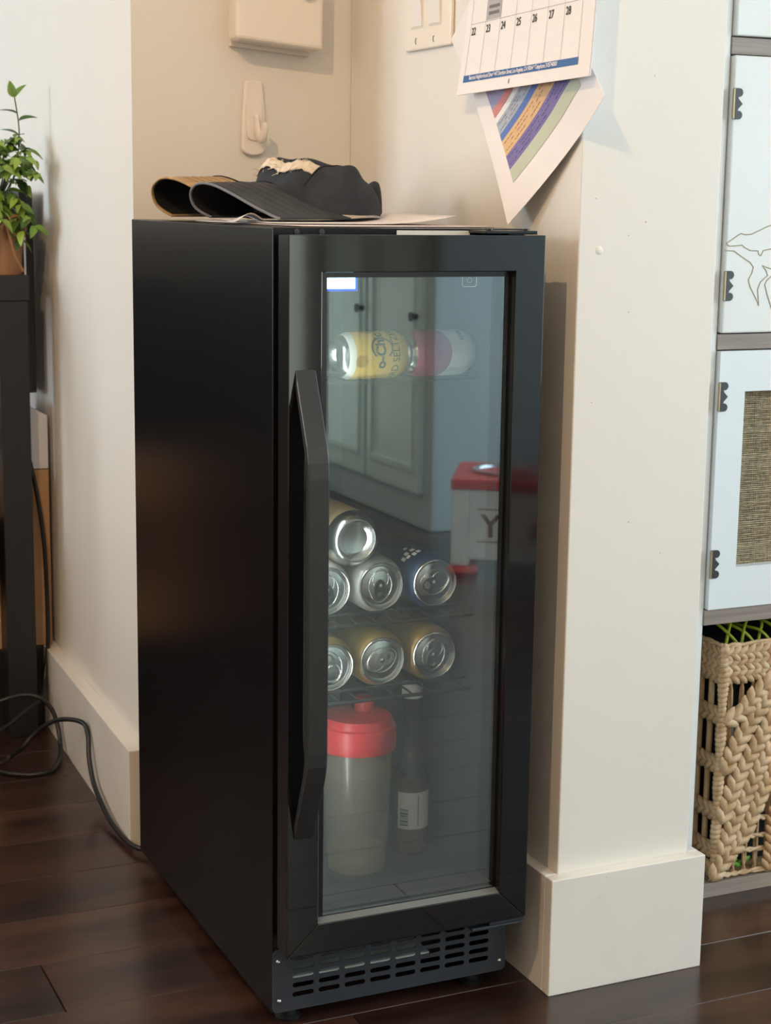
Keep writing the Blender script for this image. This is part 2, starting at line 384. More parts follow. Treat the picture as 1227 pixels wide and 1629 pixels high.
# kick plate with slots
holes = []
for c in range(8):
    for rw in range(5):
        xa = .0244+.03168*c; zc = .0845-.0109*rw
        holes.append(rrect(xa, xa+.0258, zc-.0029, zc+.0029, .0028, 3))
vs, fs = plate(rrect(.0004, .2946, .0222, .0975, .006), holes, .0012)
build('kick_plate', MB().add([(p.x, .0455-p.z, p.y) for p in vs], [q[::-1] for q in fs]), M['kick'], fr)
build('drip_pan', MB().box(.02, .20, .056, .11, .0500, .0568), mat('pale_plastic_pan', (.72, .80, .76), .4), fr, bevel=.001)
build('grille_shade_sheet', MB().add([(.024,.119,.0225),(.271,.119,.0225),(.271,.119,.0995),(.024,.119,.0995)], [(0,1,2,3)]), M['rubber'], fr)  # black sheet painting in the shade behind the grille slots
for x, z in ((.0068, .0835), (.0082, .0362), (.2868, .0350), (.2868, .088)):
    build('screw', MB().lathe([(0, -.0022), (.0016, -.0020), (.0027, -.0006), (.0029, 0)], 12).xf(lambda p, x=x, z=z: Vector((x+p.x, .0448+p.z, z+p.y))), M['chrome'], fr, smooth=50)
# door
DZ0, DZ1 = .107, .8847; IX0, IX1, IZ0, IZ1 = .0366, .2600, .1415, .8467; DT = .0315
door = build('door', MB().box(.001, IX0, .002, DT, DZ0+.001, DZ1-.001).box(IX1, FW-.001, .002, DT, DZ0+.001, DZ1-.001).box(IX0, IX1, .002, DT, DZ0+.001, IZ0-.0003).box(IX0, IX1, .002, DT, IZ1+.0003, DZ1-.001), M['satin'], fr)
def bar(a, b, c, dd): return MB().prism([a, b, c, dd], -.0003, .0019, tr=lambda x, z, y: (x, y, z))
g = .00025
uf = MB().prism([(0, DZ0+g), (0, DZ1), (FW, DZ1), (FW, DZ0+g), (IX1, IZ0+g), (IX1, IZ1), (IX0, IZ1), (IX0, IZ0+g)], -.0003, .0019, tr=lambda x, z, y: (x, y, z))
build('frame_surround', uf, M['gloss'], door, bevel=.0008)
build('frame_rail', bar((0+g, DZ0), (FW-g, DZ0), (IX1-g, IZ0), (IX0+g, IZ0)), M['gloss'], door, bevel=.0008)
build('ledge', MB().add([(IX0, .0005, IZ0+.0002), (IX1, .0005, IZ0+.0002), (IX1, .0118, IZ0+.0028), (IX0, .0118, IZ0+.0028)], [(0,1,2,3)]), M['ledge'], door)
pr = MB(); bx0, bx1, bz0, bz1 = .0468, .2578, .1446, .8406
for a in ((IX0, bx0, IZ0, IZ1), (bx1, IX1, IZ0, IZ1), (bx0, bx1, IZ0, bz0), (bx0, bx1, bz1, IZ1)):
    pr.box(a[0], a[1], .0122, .0128, a[2], a[3])
build('glass_border', pr, M['satin'], door)
build('glass_pane', MB().add([(IX0, .0132, IZ0), (IX1, .0132, IZ0), (IX1, .0132, IZ1), (IX0, .0132, IZ1)], [(0,1,2,3)]), M['glass'], door)
ta = .0043*.165
build('glass_pane', MB().add([(IX0, .0285+ta*.68, IZ0), (IX1, .0285-ta*.68, IZ0), (IX1, .0285-ta*.68, IZ1), (IX0, .0285+ta*.68, IZ1)], [(0,1,2,3)]), M['glass2'], door)
build('spacer', MB().box(bx0, bx1, .0140, .0275, bz0-.0012, bz0+.0006).box(bx0, bx1, .0160, .0275, bz0+.0045, bz0+.0052), M['liner'], door)
gk = MB()
for a in ((.008, .026, DZ0+.008, DZ1-.006), (.269, .287, DZ0+.008, DZ1-.006), (.026, .269, DZ0+.008, DZ0+.026), (.026, .269, DZ1-.024, DZ1-.006)):
    gk.box(a[0], a[1], DT, .0457, a[2], a[3])
build('gasket', gk, M['rubber'], door, bevel=.002)
outl = [(-.0004, .7485), (-.034, .674), (-.039, .657), (-.040, .640), (-.040, .350), (-.039, .335), (-.034, .318), (-.0004, .2425), (-.0004, .259), (-.026, .323), (-.030, .340), (-.031, .352), (-.031, .638), (-.030, .650), (-.026, .668), (-.0004, .731)]
hd = MB().prism(outl, .0072, .0300, tr=lambda y, z, x: (x, y, z)); hd.f = [q[::-1] for q in hd.f]
build('handle', hd, M['handle'], door, bevel=.0011)
# display and touch key behind the glass
dp = build('display', MB().box(.0464, .0815, .0136, .0139, .8268, .8410), M['dispblue'], door)
dg_ = MB()
for xa in (.0472, .0578, .0684):
    dg_.box(xa, xa+.0102, .01335, .0135, .8292, .8406)
build('digit', dg_, M['disp'], dp)
vs, fs = plate(rrect(.2025, .2195, .8300, .8435, .002), [rrect(.2030, .2190, .8305, .8430, .0018)], .0002)
ik = MB().add([(p.x, .0130-p.z, p.y) for p in vs], [q[::-1] for q in fs])
ik.tube([(.2110+.0028*math.cos(a/12*6.2832), .0130, .8370+.0028*math.sin(a/12*6.2832)) for a in range(12)], .0002, 4, True)
build('touch_key', ik, M['icon'], door)
# wire shelves
for z in (.7215, .4455, .3565):
    m = MB(); xa, xb, ya, yb = .027, .2675, .10, .46
    m.tube([(xa, ya, z), (xb, ya, z)], .0023, 8).tube([(xa, ya+.012, z+.0105), (xb, ya+.012, z+.0105)], .0016, 8)
    m.tube([(xa, yb, z), (xb, yb, z)], .002, 6).tube([(xa, .28, z-.003), (xb, .28, z-.003)], .0016, 6)
    for q in range(11):
        x = xa+.006+q*(xb-xa-.012)/10
        m.tube([(x, yb, z+.002), (x, ya+.014, z+.002), (x, ya+.002, z+.001)], .0013, 6)
    build('shelf', m, M['wire'], fr, smooth=50)

# ------------------------------------------------------------------ cans
def can_body(R, L, inward=False):
    k = R/.033
    return [(0, .009), (.016*k, .0065), (.0215*k, .001), (.0235*k, 0), (.0255*k, .0012), (.029*k, .006), (R, .013), (R, L-.016), (.0325*k, L-.012), (.0278*k, L-.0045), (.0272*k, L-.004)]
def can_lid(R, L):
    k = R/.033
    return [(.0268*k, L-.0045), (.0277*k, L-.0022), (.0277*k, L-.0008), (.0270*k, L), (.0262*k, L-.0006), (.0252*k, L-.0060), (.0243*k, L-.0068), (.0235*k, L-.0060), (.0230*k, L-.0040), (.0222*k, L-.0036), (0, L-.0036)]
def make_can(name, label, cat_group, R, L, body_mat, tab_mat, roll, loc, mtx=None, opened=False, flip=False):
    t = thing(name, (0, 0, 0), label, 'can', cat_group)
    mt = body_mat if isinstance(body_mat, list) else [body_mat]
    b = build('body', MB().lathe(can_body(R, L), 40), mt, t, smooth=35, local=True)
    if flip:
        b.data.materials.append(M['alu'])
        for p in b.data.polygons:
            if max(b.data.vertices[i].co.z for i in p.vertices) < .0135: p.material_index = len(mt)
        build('base_rim', MB().tube([(.0236*math.cos(q), .0236*math.sin(q), .0002) for q in [i*2*math.pi/40 for i in range(40)]], .0010, 8, True), M['alu'], t, smooth=60, local=True)
    build('lid', MB().lathe(can_lid(R, L), 40), M['alu'], t, smooth=35, local=True)
    k = R/.033; z = L-.0036
    # mouth groove, tab and rivet
    gv = MB().tube([(.0175*k*math.cos(a)*(1+.12*math.cos(2*a)), .0145*k*math.sin(a), z+.0002) for a in [i*2*math.pi/28 for i in range(28)]], .00055, 6, True)
    gv.tube([(.0105*k*math.cos(a)+.0075*k, .0100*k*math.sin(a), z+.0002) for a in [i*2*math.pi/24 for i in range(24)]], .0004, 6, True)
    build('groove', gv, M['alu'], t, smooth=60, local=True)
    o1 = [((.0120*math.cos(a)-.0045)*k, .0078*k*math.sin(a)*(1-.12*math.cos(a))) for a in [i*2*math.pi/24 for i in range(24)]]
    h1 = [((.0036*math.cos(a)-.0102)*k, .0046*k*math.sin(a)) for a in [i*2*math.pi/16 for i in range(16)]]
    vs, fs = plate(o1, [h1], .0011)
    tb = build('tab', MB().add([(p.x, p.y, z+.0016+p.z) for p in vs], fs), tab_mat, t, local=True, bevel=.0003)
    build('rivet', MB().lathe([(.0028*k, z+.002), (.0026*k, z+.0031), (.0014*k, z+.0036), (0, z+.0037)], 14), M['alu'], tb, smooth=50, local=True)
    t.matrix_world = mtx if mtx is not None else Matrix.Translation(loc) @ Matrix.Rotation(math.radians(-90 if flip else 90), 4, 'X') @ Matrix.Rotation(math.radians(roll), 4, 'Z')
    return t
CL = .122; GM = 'cans lying on the middle shelf'; GL = 'cans lying on the lower shelf'
zr2 = .4475+.0335; zr3 = .3585+.0335
make_can('drink_can', 'pale silver can with dark tab, half behind the handle on the middle shelf', GM, .033, CL, M['white_can'], M['alud'], 95, (.0985, .13+CL, zr2))
make_can('drink_can', 'pale silver can with dark tab in the centre of the middle shelf', GM, .033, CL, M['white_can'], M['alud'], 88, (.1655, .13+CL, zr2))
bc = make_can('drink_can', 'dark blue can with silver lid and tab, right end of the middle shelf', GM, .033, CL, M['blue_can'], M['alu'], 15, (.2325, .125+CL, zr2))
make_can('drink_can', 'tan can lying bottom-out on top of the two pale cans', GM, .033, CL, M['tan_can'], M['alu'], 0, (.1315, .125, zr2+.0575), flip=True)
make_can('drink_can', 'gold can half hidden by the handle on the lower shelf', GL, .033, CL, M['gold'], M['alu'], -70, (.1015, .125+CL, zr3))
make_can('drink_can', 'gold can in the centre of the lower shelf', GL, .033, CL, M['gold'], M['alu'], 200, (.1685, .13+CL, zr3))
make_can('drink_can', 'gold can at the right end of the lower shelf', GL, .033, CL, M['gold'], M['alu'], 78, (.2357, .13+CL, zr3))
# white block print on the blue can (local: axis z, lid at z = CL)
pm = MB()
def on_cyl(R, a, z): return (R*math.cos(a), R*math.sin(a), z)
for (a, z, w, h) in ((100, .086, 9, .008), (112, .088, 8, .009), (124, .086, 9, .007), (104, .074, 10, .008), (120, .075, 9, .009), (134, .080, 8, .010), (110, .062, 8, .006)):
    a0 = math.radians(a-15); a1 = a0+math.radians(w); R = .0333
    pm.add([on_cyl(R, a0, z), on_cyl(R, a1, z+.001), on_cyl(R, a1, z+h+.001), on_cyl(R, a0, z+h)], [(0, 1, 2, 3)])
build('white_print', pm, M['cream'], bc, local=True)
# two small seltzer cans end to end on the top shelf
def selt(label, c0, ang, mats, zones, tab_mat):
    L = .0835; R = .0262
    t = thing('seltzer_can', (0, 0, 0), label, 'can', 'small cans lying on the top shelf')
    k = R/.033
    prof = can_body(R, L); b = MB(); b.lathe(prof, 48)
    # colour zones by height
    b.m = []
    for q in b.f:
        zc = sum(b.v[i][2] for i in q)/len(q); aa = math.degrees(math.atan2(sum(b.v[i][1] for i in q), sum(b.v[i][0] for i in q)))
        b.m.append(zones(zc, aa))
    build('body', b, mats, t, smooth=35, local=True)
    build('lid', MB().lathe(can_lid(R, L), 40), M['alu'], t, smooth=35, local=True)
    Mx = Matrix.Translation(c0) @ Matrix.Rotation(math.radians(ang), 4, 'Z') @ Matrix.Rotation(math.radians(90), 4, 'Y')
    t.matrix_world = Mx
    return t, R, L
zs = .7237+.0265
def bodysub(zones): return zones
ty, R, L = selt('yellow hard seltzer can lying left on the top shelf', (.0985, .112, zs), 4, [M['yellow'], M['cream'], M['alu']], lambda z, a: 2 if z < .008 or z > .0755 else (1 if z < .016 else 0), M['alu'])
tr_, R, L = selt('cream and magenta can lying right on the top shelf', (.1835, .118, zs), 4, [M['cream'], M['magenta'], M['alu']], lambda z, a: 2 if z < .006 else (1 if z < .0135 else 0), M['alu'])
# after RotY(90): local z -> world +x, local x -> world -z, local y -> world y ; facing the camera is local -y, up is local -x
def cyltext(parent, body, size, z0, amid, R, m, rot90=True, align='CENTER', sp=1.0, bold=0.0, name='lettering'):
    # text runs round the can (bottom to top as seen), its height along the axis
    vs, fs = text(body, size, align, sp, bold); mb = MB(); out = []
    for p in vs:
        a = amid + p.x/R * (-1)      # running text = going upward on the visible side
        out.append((R*math.cos(a), R*math.sin(a), z0-p.y*1.0))
    mb.add(out, fs)
    return build(name, mb, m, parent, local=True)
AM = math.radians(-90-22)            # direction facing the camera (a bit above the axis)
cyltext(ty, 'o-Chic', .0165, .0490, AM+.05, .0265, M['ink'], bold=.0006)
cyltext(ty, 'HARD SELTZER', .0125, .0665, AM+.45, .0265, M['ink'], sp=.95)
rg = MB().tube([(.0265*math.cos(AM+.0+.45*math.cos(t)), .0265*math.sin(AM+.45*math.cos(t)), .045+.0125*math.sin(t)) for t in [math.radians(40+i*10) for i in range(29)]], .0009, 5)
build('ring_print', rg, M['ink'], ty, local=True, smooth=60)
sl = MB()
for i in range(20):
    a = i*2*math.pi/20; a2 = (i+1)*2*math.pi/20; R2 = .02655; c = AM+.55
    sl.add([on_cyl(R2, c, .0195), on_cyl(R2, c+.27*math.cos(a), .0195+.0075*math.sin(a)), on_cyl(R2, c+.27*math.cos(a2), .0195+.0075*math.sin(a2))], [(0, 1, 2)])
build('slice_print', sl, mat('amber_print', (.62, .36, .05), .4), ty, local=True)
cyltext(tr_, 'BEER', .0075, .0660, AM-.55, .0265, M['black'])
mg = MB(); nn = 24                    # curved edge of the magenta field
for i in range(nn):
    a = AM-1.75+3.5*i/nn; a2 = AM-1.75+3.5*(i+1)/nn; f = lambda q: .036+.012*math.cos((q-AM-.25)*1.0)
    mg.add([on_cyl(.02635, a, .0128), on_cyl(.02635, a2, .0128), on_cyl(.02635, a2, f(a2)), on_cyl(.02635, a, f(a))], [(0, 1, 2, 3)])
build('magenta_field', mg, M['magenta'], tr_, local=True)

# ------------------------------------------------------------------ shaker bottle
sh = thing('shaker_bottle', (.1490, .158, .1256), 'frosted clear shaker bottle with a red screw lid', 'bottle')
frost = bpy.data.materials.new('frosted_plastic'); frost.use_nodes = True; nt = frost.node_tree; nt.nodes.clear()
o_ = nt.nodes.new('ShaderNodeOutputMaterial'); a_ = nt.nodes.new('ShaderNodeBsdfTransparent'); b_ = nt.nodes.new('ShaderNodeBsdfDiffuse'); c_ = nt.nodes.new('ShaderNodeBsdfTranslucent'); g_ = nt.nodes.new('ShaderNodeBsdfGlossy')
a_.inputs[0].default_value = (.9, .88, .82, 1); b_.inputs[0].default_value = (.52, .46, .37, 1); c_.inputs[0].default_value = (.6, .54, .45, 1); g_.inputs['Roughness'].default_value = .25
m1 = nt.nodes.new('ShaderNodeMixShader'); m1.inputs[0].default_value = .5; nt.links.new(b_.outputs[0], m1.inputs[1]); nt.links.new(c_.outputs[0], m1.inputs[2])
m2 = nt.nodes.new('ShaderNodeMixShader'); m2.inputs[0].default_value = .36; nt.links.new(a_.outputs[0], m2.inputs[1]); nt.links.new(m1.outputs[0], m2.inputs[2])
m3 = nt.nodes.new('ShaderNodeMixShader'); m3.inputs[0].default_value = .05; nt.links.new(m2.outputs[0], m3.inputs[1]); nt.links.new(g_.outputs[0], m3.inputs[2]); nt.links.new(m3.outputs[0], o_.inputs[0])
build('cup', MB().lathe([(0, .004), (.030, .003), (.034, 0), (.0365, .004), (.0375, .03), (.0415, .158), (.0412, .160), (.0395, .158), (.0355, .03), (.034, .006), (0, .007)], 40), frost, sh, smooth=40, local=True)
build('powder_residue', MB().lathe([(0, .008), (.0335, .0078), (.0348, .03), (.0345, .032), (0, .030)], 32), mat('cloudy_beige', (.46, .38, .29), .7), sh, smooth=40, local=True)
rl = build('red_lid', MB().lathe([(.0395, .157), (.0455, .157), (.0465, .160), (.0465, .182), (.0450, .1855), (.0425, .187), (.0415, .193), (.0395, .196), (0, .196)], 40), M['red'], sh, smooth=35, local=True)
build('spout_cap', MB().lathe([(.012, .1955), (.012, .209), (.010, .212), (0, .212)], 20, (.016, .016, 0)), M['red'], rl, smooth=40, local=True)

# ------------------------------------------------------------------ hot sauce bottle
sb = thing('sauce_bottle', (.2385, .196, .1256), 'small clear sauce bottle with a white barcode label', 'bottle')
BR = .0222
bg = glassmat('clear_bottle_glass', .05, .5, (.93, .95, .94))
build('glass_body', MB().lathe([(0, .001), (BR-.002, 0), (BR, .003), (BR, .094), (.0205, .103), (.013, .121), (.0105, .134), (.0100, .192), (.0115, .193), (.0115, .198), (.0098, .199)], 32), bg, sb, smooth=40, local=True)
build('sauce', MB().lathe([(0, .002), (BR-.0022, .002), (BR-.0016, .086), (0, .086)], 28), mat('red_brown_sauce', (.20, .065, .02), .5), sb, smooth=40, local=True)
build('bottle_cap', MB().lathe([(.0118, .197), (.0128, .198), (.0128, .213), (.0118, .215), (0, .215)], 24), M['white'], sb, smooth=40, local=True)
aB = math.radians(-90-68); aE = math.radians(-90+55)
lab = build('label', MB().lathe([(BR+.0003, .034), (BR+.0003, .081)], 20, a0=aB, a1=aE), M['paper'], sb, smooth=60, local=True)
bm_ = MB(); zz = .0385
for w in (.0016, .0008, .002, .0008, .0008, .0016, .0024, .0008, .0016, .0008, .002):
    if zz > .060: break
    n = 4
    for i in range(n):
        a = aB+math.radians(9)+math.radians(27)*i/n; a2 = aB+math.radians(9)+math.radians(27)*(i+1)/n; R2 = BR+.0006
        bm_.add([on_cyl(R2, a, zz), on_cyl(R2, a2, zz), on_cyl(R2, a2, zz+w), on_cyl(R2, a, zz+w)], [(0, 1, 2, 3)])
    zz += w+.0011
build('barcode', bm_, M['black'], lab, local=True)
bo = MB()
for da in (66, 68.5):
    a = aB+math.radians(da); a2 = a+math.radians(1.2); bo.add([on_cyl(BR+.0006, a, .038), on_cyl(BR+.0006, a2, .038), on_cyl(BR+.0006, a2, .078), on_cyl(BR+.0006, a, .078)], [(0, 1, 2, 3)])
build('label_border', bo, M['black'], lab, local=True)

# ------------------------------------------------------------------ papers and caps on the fridge top
ZT = FT+.0002
def sheet(name, mats, x0, x1, y0, y1, z, label, cat, ang=0, curl=0, th=.0006, sag=0):
    cx, cy = (x0+x1)/2, (y0+y1)/2; ca, sa = math.cos(ang), math.sin(ang)
    def fn(a, b):
        X = (a-.5)*(x1-x0); Y = (b-.5)*(y1-y0)
        return (cx+X*ca-Y*sa, cy+X*sa+Y*ca, z+th+curl*max(0, a-.55)**2*4+sag*max(0, .35-a)**2*8)
    o = build(name, MB().grid(fn, 14, 6), mats, smooth=60, solid=th)
    return tag(o, label, cat)
sheet('envelope', M['envelope'], .045, .280, .10, .42, ZT, 'large pinkish white envelope lying flat on the fridge under the caps', 'envelope', .06)
sheet('letter', M['paper'], .055, .270, .16, .38, ZT+.0018, 'folded white letter on top of the envelope, its right end lifted', 'paper', -.05, curl=.012)
fl = MB().grid(lambda a, b: (.022+.045*a+.01*b, .235+.05*b, ZT+.0022+.010*math.sin(math.pi*a)**2*(1-.4*b)), 10, 4)
tag(build('folded_receipt', fl, M['paper'], smooth=60, solid=.0006), 'small curled white slip in front of the dark cap bill', 'paper')

def spline1(xs, t):
    n = len(xs)-1; f = t*n; i = min(int(f), n-1); t = f-i
    a, b, c, e = xs[max(i-1, 0)], xs[i], xs[i+1], xs[min(i+2, n)]
    return .5*((2*b)+(c-a)*t+(2*a-5*b+4*c-e)*t*t+(3*b-a-3*c+e)*t**3)
BY = [-.040, -.054, -.052, -.034, -.008, .022, .052, .078]; BZ = [.0035, .0150, .0320, .0430, .0420, .0310, .0160, .0035]
CRX, CRY = .076, .078
def crown_pt(x, y, H, off=0.0):
    rho = min(.9995, math.hypot(x/CRX, y/CRY)); ph = math.acos(min(1, rho**(1/.62)))
    # tall at the front, slumping towards the back, creased
    g = x/CRX
    hh = H*(.86+.14*math.sin(g*1.6+.3)-.20*max(0, -g)**1.3)
    w = math.sin(ph*2)*min(1, rho*1.6)
    fold = .0050*math.sin(x*70+y*34)+.0034*math.sin(y*105-x*46+1)+.0024*math.sin(x*170+2)
    dent = -.007*math.exp(-((x+.004)**2/.0005+(y+.004)**2/.0018))
    return Vector((x+w*.003*math.sin(y*90)+off*x*5, y+w*.004*math.sin(x*80), max(.003, .003+hh*math.sin(ph)**.8+w*fold+dent*math.sin(ph)+off)))
def make_cap(name, loc, ang, label, m_crown, m_bill, m_under, m_edge, H, bl, bs=1.0):
    t = thing(name, loc, label, 'cap'); t.rotation_euler = (0, 0, ang)
    cr = MB(); nu, nv = 72, 22; vs = []
    for j in range(nv+1):
        rho = math.sin(math.pi/2*(1-j/nv))*.9995
        for i in range(nu):
            a = 2*math.pi*i/nu; vs.append(crown_pt(CRX*rho*math.cos(a), CRY*rho*math.sin(a), H))
    fs = [(j*nu+i, j*nu+(i+1)%nu, (j+1)*nu+(i+1)%nu, (j+1)*nu+i) for j in range(nv) for i in range(nu)]
    cr.add(vs, fs)
    crown = build('crown', cr, m_crown, t, smooth=70, local=True)
    def bill(u_, v_, dz=0):
        vv = v_*2-1
        x0 = .066-.046*vv*vv; x1 = .066+bl-.026*vv*vv
        y = spline1(BY, v_)*bs; z = spline1(BZ, v_)*(1-.04*u_)*bs
        e_ = .01; ty_ = spline1(BY, min(1, v_+e_))-spline1(BY, max(0, v_-e_)); tz_ = spline1(BZ, min(1, v_+e_))-spline1(BZ, max(0, v_-e_)); q_ = math.hypot(ty_, tz_)
        return (x0+(x1-x0)*u_, y-dz*tz_/q_, z+dz*ty_/q_)
    b = build('bill', MB().grid(lambda a, c: bill(a, c), 12, 30), [m_bill], t, smooth=70, local=True, solid=.0022)
    build('bill_lining', MB().grid(lambda a, c: bill(a*.985, .02+c*.96, -.0021), 12, 30), [m_under], t, smooth=70, local=True)
    build('edge_binding', MB().tube([bill(1.0, i/30, 0) for i in range(31)], .0016, 8), m_edge, b, smooth=60, local=True)
    st = MB()
    for q in range(1, 6):
        st.tube([bill(q/6.5, i/26, .0012) for i in range(1, 26)], .00022, 4)
    build('stitching', st, m_crown, b, local=True)
    build('sweatband', MB().tube([bill(.01, .05+i/26*.9, .0010) for i in range(27)], .0016, 6), m_under, t, local=True)
    return t, crown
A = math.atan2(-.38, -.925)
denim = mat('navy_denim', (.018, .024, .036), .85, var=(45, (.030, .038, .052), 5), bump=(220, .5))
denim2 = mat('faded_charcoal_denim', (.050, .056, .064), .85, var=(30, (.034, .039, .047), 5), bump=(260, .4))
und = mat('black_cotton', (.006, .006, .008), .9)
CH_ = .072
t, crown = make_cap('baseball_cap', (.163, .330, ZT+.003), A, 'worn dark navy denim cap with a frayed patch, on the fridge', denim, denim2, und, mat('worn_edge', (.20, .22, .25), .9), CH_, .094)
fray = mat('frayed_cream_cloth', (.62, .52, .40), .9, var=(150, (.75, .68, .58), 3))
pfo = build('frayed_patch', MB().grid(lambda a, b: crown_pt(.046+.010*a+.0007*math.sin(b*41)+.0006*math.sin(b*77)*a-.010*(2*b-1)**2, -.052+.092*b, CH_, .0022), 5, 26), fray, t, smooth=60, local=True, solid=.0012)
th = MB()
for i in range(44):
    b = random.random(); x = .044+random.random()*.016-.010*(2*b-1)**2; y = -.053+.094*b; p = crown_pt(x, y, CH_, .003)
    q = p+Vector((random.uniform(-.005, .008), random.uniform(-.007, .007), random.uniform(-.003, .003))); th.tube([p, (p+q)/2+Vector((0, 0, .001)), q], .0004, 4)
build('thread', th, fray, pfo, local=True)
# raised rear lip with the strap opening
build('back_strap', MB().grid(lambda a, b: ((-.060-.022*math.sin(math.pi*b))-.010*a*math.sin(math.pi*b), -.050+.10*b, .012+.004*math.sin(b*12)+.034*math.sin(math.pi*b)**.6*a), 6, 20), denim, t, smooth=60, local=True, solid=.003)
build('strap_buckle', MB().box(-.0905, -.0880, .000, .014, .0335, .0375), fray, t, local=True, bevel=.0008)
sm_ = MB()
for yy in (-.004, .040): sm_.tube([crown_pt(CRX*math.cos(q)*.96, yy+0*q, CH_, .0006) for q in [math.radians(38+i*9) for i in range(13)]], .0006, 5)
build('seam', sm_, und, t, local=True)
khaki = mat('brown_ribbed_cloth', (.42, .27, .13), .85, var=(8, (.56, .39, .21), 4), stretch=(1, 14, 4), bump=(60, .4))
CRX, CRY = .066, .056
make_cap('baseball_cap', (.168, .500, ZT+.0008), A, 'cap with a brown ribbed curved bill behind the navy cap', denim, khaki, und, khaki, .046, .086, 1.22)

# ------------------------------------------------------------------ things on the alcove walls
bxt = thing('chime_box', (.22, .66, 1.118), 'cream rectangular chime box on the tan alcove wall', 'box')
cb = mat('cream_plastic', (.82, .77, .70), .42)
def tilt(p): 
    a = -.078; dx = p.x-.16; dz = p.z-1.128
    return Vector((.16+dx*math.cos(a)-dz*math.sin(a)*.0-0*dz, p.y, 1.128+dz+dx*math.sin(a)))
build('cover', MB().box(.160, .2855, .612, .650, 1.128, 1.36).xf(tilt), cb, bxt, bevel=.006, segs=3)
build('back_plate', MB().box(.164, .2795, .6503, .6597, 1.1225, 1.355).xf(tilt), cb, bxt, bevel=.001)
build('knob', MB().lathe([(0, -.008), (.006, -.0075), (.0066, -.006), (.006, 0)], 16).xf(lambda p: Vector((.2615+p.x, .6118+p.z, 1.1905+p.y))), M['white'], bxt, smooth=40)

hk = thing('adhesive_hook', (.198, .66, .977), 'white adhesive wall hook below the chime box', 'hook')
hw = mat('hook_white', (.84, .78, .73), .35)
def hook_out(w0, w1, za, zb, n=8):
    pts = []
    for k in range(n+1): a = math.pi+math.pi*k/n; pts.append((.1985+w0*math.cos(a), za+w0*.55+w0*.55*math.sin(a)))
    for k in range(1, 5): f = k/5; pts.append((.1985+(w0+(w1-w0)*f)+.0015*math.sin(math.pi*f), za+(zb-za)*f))
    for k in range(n+1): a = math.pi*k/n; pts.append((.1985+w1*math.cos(a), zb-w1*.25+w1*.25*math.sin(a)))
    for k in range(1, 5): f = 1-k/5; pts.append((.1985-(w0+(w1-w0)*f)-.0015*math.sin(math.pi*f), za+(zb-za)*f))
    return pts
build('base_plate', MB().prism(hook_out(.0172, .0125, .977, 1.079), .6518, .6598, tr=lambda x, z, y: (x, y, z)), hw, hk, bevel=.0025, segs=3)
build('inner_plate', MB().prism(hook_out(.0105, .0100, .997, 1.050), .6494, .6516, tr=lambda x, z, y: (x, y, z)), hw, hk, bevel=.0009)
hp = smoothpath([(.200, .6492, 1.030), (.201, .645, 1.012), (.202, .637, 1.001), (.203, .629, 1.003), (.2035, .625, 1.012), (.2035, .624, 1.021)], 4)
build('hook_arm', MB().tube(hp, [.0085-.002*i/len(hp) for i in range(len(hp))], 12, sx=.45), hw, hk, smooth=60)

sw = thing('light_switch', (.346, .40, 1.109), 'cream double rocker light switch beside the calendar', 'light switch')
sp = mat('cream_switch', (.84, .80, .72), .3)
build('cover_plate', MB().box(.3405, .3458, .3325, .467, 1.109, 1.224), sp, sw, bevel=.0028, segs=3)
for ya, yb in ((.4135, .4465), (.3605, .3935)):
    build('rocker_frame', MB().box(.3396, .3404, ya-.0015, yb+.0015, 1.1365, 1.20), sp, sw, bevel=.0003)
    build('rocker', MB().add([(.3394, ya, 1.138), (.3394, yb, 1.138), (.3394, yb, 1.197), (.3394, ya, 1.197), (.3355, ya, 1.168), (.3355, yb, 1.168), (.3388, ya, 1.1385), (.3388, yb, 1.1385), (.3345, ya, 1.1965), (.3345, yb, 1.1965)], [(0,1,7,6),(6,7,9,8),(8,9,2,3),(0,6,8,3),(1,2,9,7)]), M['white'], sw)
for y, z in ((.432, 1.1205), (.380, 1.1198)):
    build('screw', MB().tube([(.3402, y-.0022*math.cos(a), z+.0036*math.sin(a)) for a in [math.radians(70+i*22) for i in range(10)]], .0005, 5), M['kick'], sw)

# calendar
CH = .28; CB = [(.275, 1.0446), (-.0207, 1.0509)]
def calp(u_, v_, off=0.0):
    y = (CB[0][0]+.0033*v_)*(1-u_)+(CB[1][0]+.009*v_)*u_; z = CB[0][1]*(1-u_)+CB[1][1]*u_+CH*v_
    xb = .322+.008*u_; x = .3405-(.3405-xb)*max(0, 1-v_*CH/.17)**1.6
    return (x-off, y, z)
cal = thing('wall_calendar', (.330, .13, 1.045), 'white paper wall calendar page with a blue banner, on the wall', 'calendar')
build('page_stack', MB().grid(lambda a, b: calp(a, b, -.0008), 16, 40), M['paper'], cal, solid=.0012)
build('page', MB().grid(lambda a, b: calp(a, b, .0006), 16, 40), M['paper'], cal, solid=.0004)
def quad2(mb, u0, u1, v0, v1, off, n=8, f=calp):
    mb.grid(lambda a, b: f(u0+(u1-u0)*a, v0+(v1-v0)*b, off), n, 2)
U0, U1 = .048, .915; VB = .079; ROWH = .215; V1 = .292
gm = MB(); lw_ = .0018
for i in range(8):
    uu = U0+(U1-U0)*i/7; quad2(gm, uu-lw_/2, uu+lw_/2, VB, .98, .0012, 2) if False else gm.grid(lambda a, b, uu=uu: calp(uu-lw_/2+lw_*a, VB+(.97-VB)*b, .0011), 1, 14)
for j in range(4):
    vv = V1+ROWH*j; quad2(gm, U0, U1, vv-.0010, vv+.0010, .0011, 12)
build('grid_lines', gm, mat('grey_ink', (.36, .34, .38), .6), cal)
